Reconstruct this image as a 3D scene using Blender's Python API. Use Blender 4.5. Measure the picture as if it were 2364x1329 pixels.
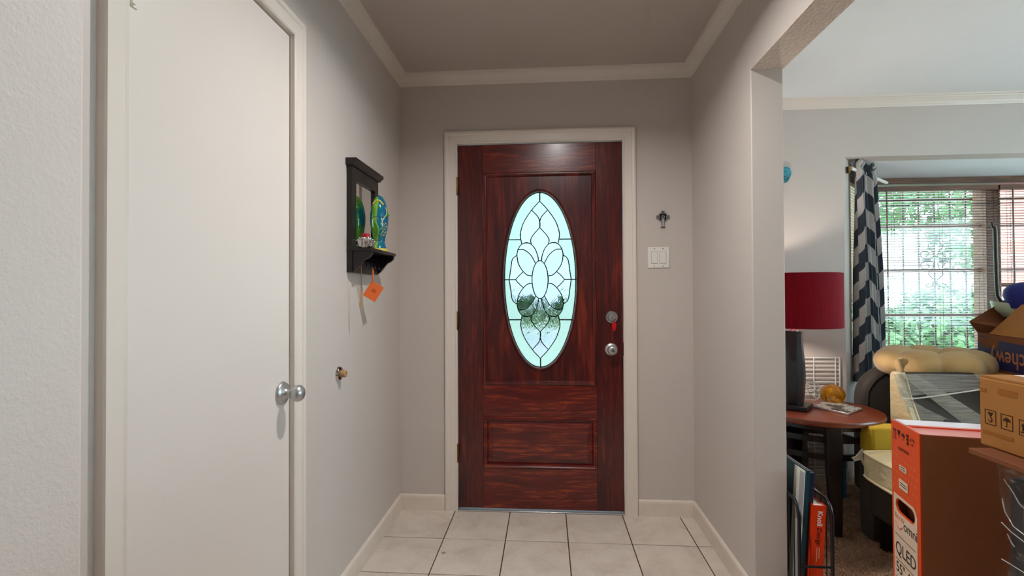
import bpy, bmesh, math, random
import numpy as np
from mathutils import Matrix, Vector
random.seed(7); RNG = np.random.default_rng(7)
S = bpy.context.scene
COL = S.collection
for o in list(bpy.data.objects): bpy.data.objects.remove(o)

# ------------------------------------------------------------------ camera
W, H = 2364, 1329
f_px, yaw, pit, rol, cam_h = 1125.36, 0.0700, 0.0112, 0.0042, 1.2066
R0 = Vector((math.cos(yaw), math.sin(yaw), 0)); F0 = Vector((-math.sin(yaw), math.cos(yaw), 0)); ZV = Vector((0, 0, 1))
FW = F0*math.cos(pit) + ZV*math.sin(pit); UP = -F0*math.sin(pit) + ZV*math.cos(pit)
XC = R0*math.cos(rol) - UP*math.sin(rol); YC = R0*math.sin(rol) + UP*math.cos(rol)
CP = Vector((0, 0, cam_h))
cam = bpy.data.cameras.new('camera'); cam_o = bpy.data.objects.new('camera', cam); COL.objects.link(cam_o)
cam.sensor_width = 36; cam.lens = f_px/W*36; cam.clip_start = 0.02
M = Matrix((XC, YC, -FW)).transposed().to_4x4(); M.translation = CP
cam_o.matrix_world = M; S.camera = cam_o

def ray(px, py): return FW + XC*((px-W/2)/f_px) - YC*((py-H/2)/f_px)
def at(px, py, ax, v):                       # point of the pixel's ray on the plane x, y or z = v
    d = ray(px, py); i = 'xyz'.index(ax); t = (v-CP[i])/d[i]; return CP + d*t
def hit(px, py, P, n):                       # point of the pixel's ray on any plane
    d = ray(px, py); n = Vector(n); return CP + d*((Vector(P)-CP).dot(n)/d.dot(n))

# ------------------------------------------------------------------ world, exposure, daylight
wd = bpy.data.worlds.new('sky'); S.world = wd; wd.use_nodes = True
bg = wd.node_tree.nodes['Background']; bg.inputs[0].default_value = (0.67, 0.87, 1.0, 1); bg.inputs[1].default_value = 10.0
S.view_settings.view_transform = 'Standard'; S.view_settings.look = 'None'
S.view_settings.exposure = 0.0; S.view_settings.gamma = 1.0; S.view_settings.use_curve_mapping = False
sun = bpy.data.lights.new('sun', 'SUN'); sun.energy = 9.0; sun.angle = 0.2; sun.color = (1, .97, .92)
so = bpy.data.objects.new('sun', sun); COL.objects.link(so); so.rotation_euler = Vector((.62, .12, -.78)).to_track_quat('-Z', 'Y').to_euler()
P_HALL, P_LAMP, P_FILL_LIVING, P_FILL_BACK = 17.5, 13.0, 17.0, 5.0     # powers in watts: hall light, table lamp, two added fill globes

# ------------------------------------------------------------------ materials
def lin(c):
    c = c if max(c) <= 1 else [x/255 for x in c]
    return tuple(x/12.92 if x <= .04045 else ((x+.055)/1.055)**2.4 for x in c)
MATS = {}
class NT:
    def __init__(s, name):
        s.m = bpy.data.materials.new(name); s.m.use_nodes = True; s.t = s.m.node_tree; s.n = s.t.nodes
        s.b = s.n['Principled BSDF']; s.out = s.n['Material Output']; MATS[name] = s.m
    def add(s, typ, **kw):
        n = s.n.new(typ)
        for k, v in kw.items():
            if k in n.inputs: n.inputs[k].default_value = v
            else: setattr(n, k, v)
        return n
    def link(s, a, b): s.t.links.new(a, b)
    def coord(s, scale=(1, 1, 1), kind='Object', rot=(0, 0, 0)):
        tc = s.n.new('ShaderNodeTexCoord'); mp = s.n.new('ShaderNodeMapping')
        mp.inputs['Scale'].default_value = scale; mp.inputs['Rotation'].default_value = rot
        s.link(tc.outputs[kind], mp.inputs['Vector']); return mp.outputs['Vector']
    def noise(s, vec, scale=5, detail=4, rough=.55, dist=0):
        n = s.n.new('ShaderNodeTexNoise'); n.inputs['Scale'].default_value = scale; n.inputs['Detail'].default_value = detail
        n.inputs['Roughness'].default_value = rough; n.inputs['Distortion'].default_value = dist
        s.link(vec, n.inputs['Vector']); return n.outputs['Fac']
    def ramp(s, fac, stops):
        r = s.n.new('ShaderNodeValToRGB'); e = r.color_ramp.elements
        while len(e) < len(stops): e.new(.5)
        for k, (p, c) in enumerate(stops): e[k].position = p; e[k].color = (*c, 1) if len(c) == 3 else c
        s.link(fac, r.inputs['Fac']); return r.outputs['Color']
    def bump(s, h, strength=.2, dist=.01):
        b = s.n.new('ShaderNodeBump'); b.inputs['Strength'].default_value = strength; b.inputs['Distance'].default_value = dist
        s.link(h, b.inputs['Height']); s.link(b.outputs['Normal'], s.b.inputs['Normal']); return b
    def math(s, op, a, b=None, c=None):
        n = s.n.new('ShaderNodeMath'); n.operation = op
        for k, v in enumerate((a, b, c)):
            if v is None: continue
            if isinstance(v, (int, float)): n.inputs[k].default_value = v
            else: s.link(v, n.inputs[k])
        return n.outputs[0]
def mat(name, col, rough=.5, metal=0, var=.0, vscale=6, bump=0, bscale=60, bdist=.002, spec=.5, coat=0, sheen=0, trans=0, ior=1.45, stretch=(1, 1, 1)):
    m = NT(name); c = lin(col); b = m.b
    b.inputs['Base Color'].default_value = (*c, 1); b.inputs['Roughness'].default_value = rough; b.inputs['Metallic'].default_value = metal
    b.inputs['Specular IOR Level'].default_value = spec; b.inputs['Coat Weight'].default_value = coat; b.inputs['Sheen Weight'].default_value = sheen
    b.inputs['Transmission Weight'].default_value = trans; b.inputs['IOR'].default_value = ior
    if var or bump: v = m.coord(stretch)
    if var:
        f = m.noise(v, vscale, 5)
        m.link(m.ramp(f, [(.25, tuple(x*(1-var) for x in c)), (.75, tuple(min(1, x*(1+var)) for x in c))]), b.inputs['Base Color'])
    if bump: m.bump(m.noise(v, bscale, 3), bump, bdist)
    return m.m
def wood(name, dark, mid, light, axis='z', rough=.28, scale=1.0, coat=.3, spec=.5):
    m = NT(name)
    st = {'x': (1.2, 14, 14), 'y': (14, 1.2, 14), 'z': (14, 14, 1.2)}[axis]
    v = m.coord(tuple(x*scale for x in st))
    v2 = m.coord(tuple(x*scale for x in {'x': (6, 90, 90), 'y': (90, 6, 90), 'z': (90, 90, 6)}[axis]))
    n1 = m.noise(v, 1.6, 6, .62, 1.2); n2 = m.noise(v2, 1.5, 3, .6, .2)
    mix = m.math('ADD', m.math('MULTIPLY', n1, .68), m.math('MULTIPLY', n2, .32))
    m.link(m.ramp(mix, [(.33, lin(dark)), (.5, lin(mid)), (.68, lin(light))]), m.b.inputs['Base Color'])
    m.b.inputs['Roughness'].default_value = rough; m.b.inputs['Coat Weight'].default_value = coat; m.b.inputs['Coat Roughness'].default_value = .18
    m.b.inputs['Specular IOR Level'].default_value = spec
    m.bump(n2, .12, .002); return m.m

WALLC = (206, 196, 189)
M_wall = mat('wall_paint', WALLC, .42, var=.02, vscale=2, bump=.12, bscale=160, bdist=.002, spec=.45)
M_walltex = mat('orange_peel_wall_paint', (224, 213, 206), .5, var=.015, vscale=3, bump=.4, bscale=110, bdist=.004, spec=.35)
M_wallliv = mat('living_wall_paint', WALLC, .6, var=.02, vscale=2, bump=.1, bscale=140, bdist=.002, spec=.3)
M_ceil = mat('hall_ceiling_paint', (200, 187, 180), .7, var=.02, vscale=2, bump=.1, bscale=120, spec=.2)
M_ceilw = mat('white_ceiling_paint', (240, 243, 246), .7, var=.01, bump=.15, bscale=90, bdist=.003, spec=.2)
M_soffit = mat('knockdown_soffit_texture', (222, 206, 194), .7, var=.06, vscale=70, bump=1.0, bscale=85, bdist=.008, spec=.2)
M_trim = mat('cream_trim_paint', (229, 218, 208), .35, var=.015, vscale=8, bump=.04, bscale=40, spec=.45)
M_base = mat('worn_baseboard_paint', (226, 214, 201), .4, var=.06, vscale=14, bump=.06, bscale=30, spec=.4)
M_slab = mat('semigloss_door_paint', (229, 219, 212), .33, var=.01, vscale=2, bump=.05, bscale=25, bdist=.003, spec=.5)
M_dark = mat('dark_gap', (25, 20, 18), .9, spec=.1)
M_nickel = mat('brushed_nickel', (190, 190, 190), .34, .88, bump=.05, bscale=300, bdist=.0005, stretch=(1, 1, 12))
M_chrome = mat('polished_chrome', (205, 205, 208), .1, 1)
M_brass = mat('aged_brass', (120, 95, 52), .4, 1, var=.3, vscale=30)
M_tan = mat('tan_rubber', (176, 140, 95), .6)
M_white = mat('white_plastic', (236, 232, 226), .35)
M_whitesh = mat('white_coated_wire', (235, 235, 232), .4)
M_screw = mat('dull_screw', (120, 115, 110), .4, .8)
M_pewter = mat('pewter', (150, 146, 148), .5, .7, var=.4, vscale=160)
M_pewterd = mat('dark_pewter', (40, 38, 40), .5, .8)
M_espresso = mat('espresso_wood', (17, 10, 12), .4, var=.25, vscale=9, stretch=(1, 1, 8), coat=.2, bump=.05, bscale=40)
M_blackwood = mat('black_wood', (16, 15, 22), .35, var=.2, vscale=8, coat=.2)
M_blackmetal = mat('black_enamel_metal', (22, 22, 28), .3, .3, coat=.3)
M_mirror = mat('mirror_glass', (225, 225, 222), .01, 1)
M_lead = mat('lead_came', (28, 32, 32), .4, .7)
M_carpet = NT('brown_carpet')
_v = M_carpet.coord(); _f = M_carpet.noise(_v, 9, 6, .7); _g = M_carpet.noise(_v, 170, 2, .6)
M_carpet.link(M_carpet.ramp(M_carpet.math('ADD', M_carpet.math('MULTIPLY', _f, .45), M_carpet.math('MULTIPLY', _g, .55)),
              [(.3, lin((150, 116, 94))), (.5, lin((212, 180, 152))), (.7, lin((240, 218, 194)))]), M_carpet.b.inputs['Base Color'])
M_carpet.b.inputs['Roughness'].default_value = .95; M_carpet.bump(_g, .8, .01); M_carpet.b.inputs['Specular IOR Level'].default_value = .1
M_carpet = M_carpet.m
def tile_mat():
    m = NT('ceramic_tile'); v = m.coord(kind='Object'); oi = m.n.new('ShaderNodeObjectInfo')
    ad = m.n.new('ShaderNodeVectorMath'); ad.operation = 'ADD'; m.link(v, ad.inputs[0])
    sc = m.n.new('ShaderNodeVectorMath'); sc.operation = 'SCALE'; m.link(oi.outputs['Location'], sc.inputs[0]); sc.inputs['Scale'].default_value = 3.7
    m.link(sc.outputs[0], ad.inputs[1])
    n1 = m.noise(ad.outputs[0], 7, 6, .62, .6); n2 = m.noise(ad.outputs[0], 60, 3)
    fac = m.math('ADD', m.math('MULTIPLY', n1, .8), m.math('MULTIPLY', n2, .2))
    m.link(m.ramp(fac, [(.28, lin((196, 182, 169))), (.5, lin((216, 204, 191))), (.72, lin((228, 219, 207)))]), m.b.inputs['Base Color'])
    m.b.inputs['Roughness'].default_value = .38; m.bump(n1, .05, .004); return m.m
M_tile = tile_mat()
M_grout = mat('dark_grout', (84, 70, 62), .9, var=.2, vscale=40, spec=.1)
MAH = ((46, 6, 8), (92, 18, 14), (140, 50, 24))
M_doorv = wood('mahogany_vertical', (38, 4, 8), (78, 13, 13), (134, 44, 22), 'z')
M_doorh = wood('mahogany_horizontal', (50, 6, 8), (100, 19, 13), (178, 78, 32), 'x')
M_table = wood('cherry_veneer', (84, 32, 18), (118, 50, 28), (142, 68, 40), 'x', .3, 1.0, .25)
M_blind = wood('stained_blind_wood', (66, 34, 20), (104, 60, 36), (140, 90, 58), 'x', .45, 1.0, .1)
M_darkslat = wood('blind_slat_wood', (84, 56, 42), (118, 82, 62), (146, 108, 84), 'x', .3, 1.0, .3)
M_wintrim = wood('window_trim_wood', (70, 40, 24), (112, 70, 44), (146, 98, 66), 'x', .5, 1, .1)
M_iron = mat('iron_grille_paint', (74, 52, 46), .5, .2)
M_muntin = mat('window_sash_paint', (176, 152, 148), .5)
M_rubber = mat('olive_metal', (58, 54, 44), .35, .5)
# light-passing materials
def glassy(name, col, rough, bump, bscale, stretch=(1, 1, 1), rot=(0, 0, 0), frost=0.0, bd=.004):
    m = NT(name); b = m.b; b.inputs['Base Color'].default_value = (*lin(col), 1)
    b.inputs['Transmission Weight'].default_value = 1; b.inputs['Roughness'].default_value = rough; b.inputs['IOR'].default_value = 1.3
    v = m.coord(stretch, rot=rot)
    if bump: m.bump(m.noise(v, bscale, 3, .6, .6), bump, bd)
    if frost:
        tl = m.add('ShaderNodeBsdfTranslucent'); tl.inputs['Color'].default_value = (*lin(col), 1)
        mx = m.add('ShaderNodeMixShader'); mx.inputs[0].default_value = frost
        m.link(b.outputs[0], mx.inputs[1]); m.link(tl.outputs[0], mx.inputs[2]); m.link(mx.outputs[0], m.out.inputs[0])
    return m.m
M_frost = glassy('frosted_seedy_glass', (112, 126, 118), .5, .3, 60, frost=.25)
M_ripple = glassy('rippled_glass', (96, 104, 104), .06, .8, 55, (1, 1, .3), (0, .6, 0))
M_bevel = glassy('bevelled_glass', (92, 98, 102), .02, .25, 18)
def pane_glass():
    m = NT('window_glass'); tr = m.add('ShaderNodeBsdfTransparent'); gl = m.add('ShaderNodeBsdfGlossy', Roughness=.02)
    tr.inputs[0].default_value = (.93, .98, .97, 1)
    mx = m.add('ShaderNodeMixShader'); mx.inputs[0].default_value = .06
    m.link(tr.outputs[0], mx.inputs[1]); m.link(gl.outputs[0], mx.inputs[2]); m.link(mx.outputs[0], m.out.inputs[0]); return m.m
M_winglass = pane_glass()
def film(name, base, streak, vscale, stretch, gl=.35, col=(235, 232, 222), rough=.18, rot=(0, 0, 0), lo=.35):
    m = NT(name); v = m.coord(stretch, rot=rot); n = m.noise(v, vscale, 5, .65, .3)
    tr = m.add('ShaderNodeBsdfTransparent')
    g = m.add('ShaderNodeBsdfGlossy', Roughness=rough); d = m.add('ShaderNodeBsdfDiffuse'); d.inputs[0].default_value = (*lin(col), 1)
    bp = m.n.new('ShaderNodeBump'); bp.inputs['Strength'].default_value = .8; bp.inputs['Distance'].default_value = .01
    m.link(n, bp.inputs['Height']); m.link(bp.outputs[0], g.inputs['Normal'])
    a = m.add('ShaderNodeMixShader'); a.inputs[0].default_value = gl; m.link(d.outputs[0], a.inputs[1]); m.link(g.outputs[0], a.inputs[2])
    fac = m.ramp(n, [(lo, (base,)*3), (.72, (streak,)*3)])
    mx = m.add('ShaderNodeMixShader'); m.link(fac, mx.inputs[0]); m.link(tr.outputs[0], mx.inputs[1]); m.link(a.outputs[0], mx.inputs[2])
    m.link(mx.outputs[0], m.out.inputs[0]); return m.m
M_film = film('clear_stretch_film', .06, .55, 9, (3, 3, 1), .5)
def shade_mat():
    m = NT('red_lampshade_fabric'); v = m.coord((90, 90, 3)); n = m.noise(v, 2, 3)
    c = m.ramp(n, [(.3, lin((112, 2, 20))), (.7, lin((140, 4, 28)))])
    m.link(c, m.b.inputs['Base Color']); m.b.inputs['Roughness'].default_value = .8; m.b.inputs['Specular IOR Level'].default_value = .2
    tl = m.add('ShaderNodeBsdfTranslucent'); tl.inputs[0].default_value = (*lin((170, 6, 30)), 1)
    mx = m.add('ShaderNodeMixShader'); mx.inputs[0].default_value = .12
    m.link(m.b.outputs[0], mx.inputs[1]); m.link(tl.outputs[0], mx.inputs[2]); m.link(mx.outputs[0], m.out.inputs[0]); return m.m
M_shade = shade_mat()
M_cream = mat('cream_plush', (222, 190, 132), .95, var=.08, vscale=14, bump=.5, bscale=160, bdist=.004, sheen=.5, spec=.1)
M_charcoal = mat('charcoal_upholstery', (66, 62, 58), .6, var=.12, vscale=12, bump=.3, bscale=220, bdist=.002, sheen=.15, spec=.3)
M_beige = mat('cream_upholstery_in_plastic', (214, 200, 158), .3, var=.1, vscale=5, bump=.5, bscale=14, bdist=.015, coat=.7, stretch=(1, 1, 2))
M_dkfab = mat('dark_brown_upholstery', (58, 50, 42), .7, var=.15, vscale=10, bump=.2, bscale=120)
M_goods = mat('black_packed_goods', (34, 31, 33), .5, var=.3, vscale=20, bump=.3, bscale=60)
M_palewood = mat('pale_beech', (196, 176, 132), .5, var=.1, vscale=10, stretch=(1, 1, 6))
M_card = mat('kraft_cardboard', (170, 116, 62), .75, var=.07, vscale=5, bump=.06, bscale=50, spec=.2)
M_cardd = mat('brown_box_board', (160, 96, 64), .8, var=.04, vscale=30, spec=.15)
M_cardin = mat('dull_cardboard_flap', (128, 80, 54), .85, var=.06, vscale=8, spec=.15)
M_tape = mat('packing_tape', (158, 98, 46), .25, var=.05, spec=.5)
M_orange = mat('orange_carton_print', (226, 78, 24), .4, var=.03, vscale=10, spec=.4)
M_orangepat = mat('orange_dot_print', (232, 112, 42), .4)
M_lidgloss = mat('orange_lid_painted_gloss', (224, 132, 122), .35, var=.04, spec=.5)  # pink paints the daylight gloss onto an orange lid
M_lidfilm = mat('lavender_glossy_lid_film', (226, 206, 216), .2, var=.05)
M_panelw = mat('cream_label_print', (222, 196, 172), .4)
M_ink = mat('black_ink', (28, 22, 20), .5)
M_inkbrown = mat('dark_print_ink', (52, 28, 14), .6)
M_oraprint = mat('orange_print_ink', (226, 110, 70), .5)
M_navy = mat('navy_carton_print', (22, 28, 78), .5, var=.08, vscale=12)
M_chewy = mat('tan_print_letters', (170, 108, 68), .6)
M_teal = mat('teal_book_cover', (16, 62, 74), .35, var=.08)
M_navybook = mat('navy_book_cloth', (22, 38, 66), .4)
M_paper = mat('white_paper', (225, 220, 212), .7, var=.04, vscale=60, stretch=(1, 40, 1))
M_greyp = mat('grey_print', (170, 168, 170), .6)
M_orbook = mat('orange_book_cover', (230, 62, 20), .3, spec=.5)
M_amber = NT('amber_bubble_glass'); _b = M_amber.b
_b.inputs['Base Color'].default_value = (*lin((226, 150, 20)), 1); _b.inputs['Transmission Weight'].default_value = .75
_b.inputs['Roughness'].default_value = .05; _b.inputs['IOR'].default_value = 1.4
_v = M_amber.coord(); _n = M_amber.noise(_v, 45, 2)
M_amber.link(M_amber.ramp(_n, [(.35, lin((150, 80, 8))), (.65, lin((240, 180, 40)))]), _b.inputs['Base Color']); M_amber.bump(_n, .5, .006); M_amber = M_amber.m
M_clear = glassy('clear_art_glass', (240, 246, 244), .02, .35, 40)
M_silver = mat('silver_relief', (222, 222, 218), .38, .75, var=.2, vscale=40)
M_silverd = mat('dark_silver_relief', (120, 118, 112), .4, .7)
M_lotus = mat('brushed_silver_lotus', (196, 194, 190), .25, 1)
M_red = mat('red_wax', (170, 16, 36), .4)
M_tag = mat('orange_leather_tag', (222, 104, 44), .45, var=.05, vscale=20)
M_tagd = mat('stamped_tag_mark', (170, 70, 26), .5)
M_cordbr = mat('brown_cord', (120, 92, 66), .7)
M_fob = mat('red_plastic_fob', (196, 12, 28), .25)
M_turq = NT('turquoise_glazed_glass'); _v = M_turq.coord((3, 3, 30)); _n = M_turq.noise(_v, 3, 3)
M_turq.link(M_turq.ramp(_n, [(.35, lin((10, 60, 78))), (.6, lin((60, 170, 190)))]), M_turq.b.inputs['Base Color']); M_turq.b.inputs['Roughness'].default_value = .12; M_turq = M_turq.m
M_fish = NT('teal_green_ceramic_glaze')
_v = M_fish.n.new('ShaderNodeTexCoord').outputs['Object']; _sp = M_fish.n.new('ShaderNodeSeparateXYZ'); M_fish.link(_v, _sp.inputs[0])
_wob = M_fish.noise(_v, 14, 2); _e = M_fish.math('ADD', M_fish.math('ADD', M_fish.math('MULTIPLY', _sp.outputs['X'], .94), M_fish.math('MULTIPLY', _sp.outputs['Y'], .34)), M_fish.math('MULTIPLY', M_fish.math('SUBTRACT', _wob, .5), .03))
M_fish.link(M_fish.ramp(M_fish.math('MULTIPLY_ADD', _e, 9.7, .5), [(.13, lin((14, 116, 122))), (.19, lin((78, 156, 60))), (.37, lin((142, 186, 62))), (.43, lin((12, 112, 130))), (.9, lin((10, 92, 140)))]), M_fish.b.inputs['Base Color'])
M_fish.b.inputs['Roughness'].default_value = .08; M_fish.b.inputs['Coat Weight'].default_value = .6; M_fish = M_fish.m
M_yellow = mat('yellow_glaze', (222, 200, 80), .15, coat=.5)
M_green = mat('green_glaze', (92, 170, 60), .15, coat=.5)
M_seam = mat('dark_teal_seam', (6, 60, 60), .3)
M_lawn = mat('lawn_grass', (140, 165, 120), .9, var=.25, vscale=3)
M_leaf = mat('hedge_leaves', (80, 116, 74), .7, var=.35, vscale=4)
M_bark = mat('tree_bark', (96, 82, 70), .9, var=.2)
M_path = mat('pale_concrete_path', (224, 226, 224), .9, var=.05)
M_yelcloth = mat('mustard_cloth', (196, 160, 40), .9, var=.1)
M_blueplastic = mat('royal_blue_fabric', (20, 36, 120), .6, var=.1)
M_mint = mat('pale_green_glazed_dish', (196, 214, 190), .25)
M_cyan = mat('cyan_packet', (20, 120, 170), .4)
M_greybag = mat('grey_plastic_wrap_bundle', (128, 122, 112), .3, var=.25, vscale=5, bump=.6, bscale=16, bdist=.02, coat=.5, stretch=(1, 1, 3))
def brick_mat():
    m = NT('red_brick_wall'); v = m.coord((1, 1, 1), 'Generated'); b = m.add('ShaderNodeTexBrick')
    tc = m.coord((1, 1, 1), 'Object', (math.pi/2, 0, math.pi/2)); m.link(tc, b.inputs['Vector'])
    b.inputs['Color1'].default_value = (*lin((190, 120, 110)), 1); b.inputs['Color2'].default_value = (*lin((160, 92, 84)), 1); b.inputs['Mortar'].default_value = (*lin((214, 205, 200)), 1)
    b.inputs['Scale'].default_value = 1; b.inputs['Brick Width'].default_value = .2; b.inputs['Row Height'].default_value = .075; b.inputs['Mortar Size'].default_value = .01
    m.link(b.outputs[0], m.b.inputs['Base Color']); m.b.inputs['Roughness'].default_value = .9; return m.m
M_brick = brick_mat()
def curtain_mat():
    m = NT('chevron_print_curtain'); uv = m.n.new('ShaderNodeUVMap').outputs[0]; sp = m.n.new('ShaderNodeSeparateXYZ'); m.link(uv, sp.inputs[0])
    u, v = sp.outputs[0], sp.outputs[1]
    c = m.math('DIVIDE', u, .088); i = m.math('FLOOR', c); s = m.math('FRACT', c)
    par = m.math('MODULO', m.math('ABSOLUTE', i), 2.0)
    tri = m.math('ADD', m.math('MULTIPLY', par, s), m.math('MULTIPLY', m.math('SUBTRACT', 1.0, par), m.math('SUBTRACT', 1.0, s)))
    t = m.math('ADD', m.math('ADD', m.math('DIVIDE', v, .235), m.math('MULTIPLY', tri, .33)), m.math('MULTIPLY', par, .5))
    k = m.math('GREATER_THAN', m.math('FRACT', t), .5)
    m.link(m.ramp(k, [(.4, lin((58, 68, 80))), (.6, lin((206, 202, 200)))]), m.b.inputs['Base Color'])
    m.b.inputs['Roughness'].default_value = .85; m.b.inputs['Sheen Weight'].default_value = .2; return m.m
M_curtain = curtain_mat()
def emit(name, col, st):
    m = NT(name); e = m.add('ShaderNodeEmission'); e.inputs[0].default_value = (*col, 1); e.inputs[1].default_value = st
    m.link(e.outputs[0], m.out.inputs[0]); return m.m

# ------------------------------------------------------------------ mesh helpers
def link_mesh(name, bm, m, parent=None, smooth=False, origin=True, bevel=0, seg=2, angle=35):
    bmesh.ops.recalc_face_normals(bm, faces=bm.faces)
    me = bpy.data.meshes.new(name); bm.to_mesh(me); bm.free()
    return link_me(name, me, m, parent, smooth, origin, bevel, seg, angle)
def link_me(name, me, m, parent=None, smooth=False, origin=True, bevel=0, seg=2, angle=35):
    o = bpy.data.objects.new(name, me); COL.objects.link(o)
    if m is not None and not me.materials: me.materials.append(m)
    if origin and len(me.vertices):
        n = len(me.vertices); a = np.empty(n*3, np.float32); me.vertices.foreach_get('co', a); a = a.reshape(-1, 3)
        c = (a.min(0)+a.max(0))/2; a -= c; me.vertices.foreach_set('co', a.ravel()); o.location = Vector([float(x) for x in c])
    if bevel:
        b = o.modifiers.new('bevel', 'BEVEL'); b.width = bevel; b.segments = seg; b.limit_method = 'ANGLE'; b.angle_limit = math.radians(40)
    if smooth or bevel:
        me.polygons.foreach_set('use_smooth', [True]*len(me.polygons))
        try: me.set_sharp_from_angle(angle=math.radians(angle))
        except Exception: pass
    me.update()
    if parent is not None: setpar(o, parent)
    return o
def wmat(o):
    m = Matrix.LocRotScale(o.location, o.rotation_euler, o.scale)
    return wmat(o.parent) @ o.matrix_parent_inverse @ m if o.parent else m
def setpar(o, p): o.parent = p; o.matrix_parent_inverse = wmat(p).inverted()
def tag(o, label=None, cat=None, group=None, kind=None):
    if label: o['label'] = label
    if cat: o['category'] = cat
    if group: o['group'] = group
    if kind: o['kind'] = kind
    return o
def thing(name, loc, label=None, cat=None, group=None, kind=None):
    o = bpy.data.objects.new(name, None); COL.objects.link(o); o.location = loc; o.empty_display_size = .05
    return tag(o, label, cat, group, kind)
def bm_box(bm, x0, x1, y0, y1, z0, z1, mtx=None):
    vs = [bm.verts.new((x, y, z)) for z in (z0, z1) for y in (y0, y1) for x in (x0, x1)]
    for q in ((0, 1, 3, 2), (4, 6, 7, 5), (0, 4, 5, 1), (2, 3, 7, 6), (0, 2, 6, 4), (1, 5, 7, 3)): bm.faces.new([vs[i] for i in q])
    if mtx is not None: bmesh.ops.transform(bm, matrix=mtx, verts=vs)
    return vs
def box(name, x0, x1, y0, y1, z0, z1, m, parent=None, bevel=0, mtx=None, seg=2):
    bm = bmesh.new(); bm_box(bm, x0, x1, y0, y1, z0, z1, mtx); return link_mesh(name, bm, m, parent, bevel=bevel, seg=seg)
def prism(name, pts, fn, w0, w1, m, parent=None, bevel=0, smooth=False, angle=35):
    """2D polygon pts (u,v) extruded between w0 and w1; fn(u,v,w) -> xyz"""
    bm = bmesh.new(); a = [bm.verts.new(fn(u, v, w0)) for u, v in pts]; b = [bm.verts.new(fn(u, v, w1)) for u, v in pts]
    bm.faces.new(a); bm.faces.new(b[::-1]); n = len(pts)
    for i in range(n): bm.faces.new((a[i], b[i], b[(i+1) % n], a[(i+1) % n]))
    return link_mesh(name, bm, m, parent, smooth=smooth, bevel=bevel, angle=angle)
def plate_hole(name, outer, holes, fn, w0, w1, m, parent=None):
    bm = bmesh.new(); es = []; loops = []
    for lp in [outer]+holes:
        vs = [bm.verts.new(fn(u, v, w0)) for u, v in lp]; loops.append(vs)
        es += [bm.edges.new((vs[i], vs[(i+1) % len(vs)])) for i in range(len(vs))]
    bmesh.ops.triangle_fill(bm, use_beauty=True, use_dissolve=False, edges=es)
    off = Vector(fn(0, 0, w1))-Vector(fn(0, 0, w0))
    r = bmesh.ops.extrude_face_region(bm, geom=list(bm.faces))
    bmesh.ops.translate(bm, vec=off, verts=[v for v in r['geom'] if isinstance(v, bmesh.types.BMVert)])
    return link_mesh(name, bm, m, parent)
def sweep(name, prof, path, fn, m, parent=None, closed=False, smooth=False, angle=35, bm=None):
    """profile (a: in-plane offset to the left of travel, b: out of plane) swept along a 2D path with mitres"""
    own = bm is None
    if own: bm = bmesh.new()
    n = len(path); rings = []
    for i, p in enumerate(path):
        p = Vector(p)
        if closed: d0 = p-Vector(path[i-1]); d1 = Vector(path[(i+1) % n])-p
        else:
            d0 = p-Vector(path[i-1]) if i else None; d1 = Vector(path[i+1])-p if i < n-1 else None
            d0 = d0 or d1; d1 = d1 or d0
        n0 = Vector((-d0.y, d0.x)).normalized(); n1 = Vector((-d1.y, d1.x)).normalized()
        mm = (n0+n1).normalized(); k = 1/max(.2, mm.dot(n0))
        rings.append([bm.verts.new(fn(p.x+mm.x*a*k, p.y+mm.y*a*k, b)) for a, b in prof])
    L = len(prof)
    for i in range(n if closed else n-1):
        A, B = rings[i], rings[(i+1) % n]
        for j in range(L): bm.faces.new((A[j], A[(j+1) % L], B[(j+1) % L], B[j]))
    if not closed: bm.faces.new(rings[0]); bm.faces.new(rings[-1][::-1])
    if own: return link_mesh(name, bm, m, parent, smooth=smooth, angle=angle)
def bm_tube(bm, pts, r, seg=8, closed=False, caps=True):
    pts = [Vector(p) for p in pts]; n = len(pts); rr = r if isinstance(r, (list, tuple)) else [r]*n
    rings = []; ref = None
    for i, p in enumerate(pts):
        if closed: t = pts[(i+1) % n]-pts[i-1]
        else: t = pts[min(i+1, n-1)]-pts[max(i-1, 0)]
        t.normalize()
        if ref is None: ref = Vector((0, 0, 1)) if abs(t.z) < .9 else Vector((1, 0, 0))
        u = ref-t*ref.dot(t); u.normalize(); ref = u; v = t.cross(u)
        rings.append([bm.verts.new(p+(u*math.cos(2*math.pi*k/seg)+v*math.sin(2*math.pi*k/seg))*rr[i]) for k in range(seg)])
    for i in range(n if closed else n-1):
        A, B = rings[i], rings[(i+1) % n]
        for k in range(seg): bm.faces.new((A[k], A[(k+1) % seg], B[(k+1) % seg], B[k]))
    if caps and not closed: bm.faces.new(rings[0]); bm.faces.new(rings[-1][::-1])
def tube(name, pts, r, m, parent=None, seg=8, closed=False):
    bm = bmesh.new(); bm_tube(bm, pts, r, seg, closed); return link_mesh(name, bm, m, parent, smooth=True, angle=60)
def bm_lathe(bm, prof, fn, seg=32, sx=1, sy=1):
    rings = []
    for r, h in prof:
        if r < 1e-6: rings.append([bm.verts.new(fn(0, 0, h))])
        else: rings.append([bm.verts.new(fn(r*sx*math.cos(2*math.pi*k/seg), r*sy*math.sin(2*math.pi*k/seg), h)) for k in range(seg)])
    for A, B in zip(rings, rings[1:]):
        for k in range(seg):
            a, b = A[k % len(A)], A[(k+1) % len(A)]; c, d = B[(k+1) % len(B)], B[k % len(B)]
            vs = []
            for q in (a, b, c, d):
                if q not in vs: vs.append(q)
            if len(vs) > 2: bm.faces.new(vs)
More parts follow.
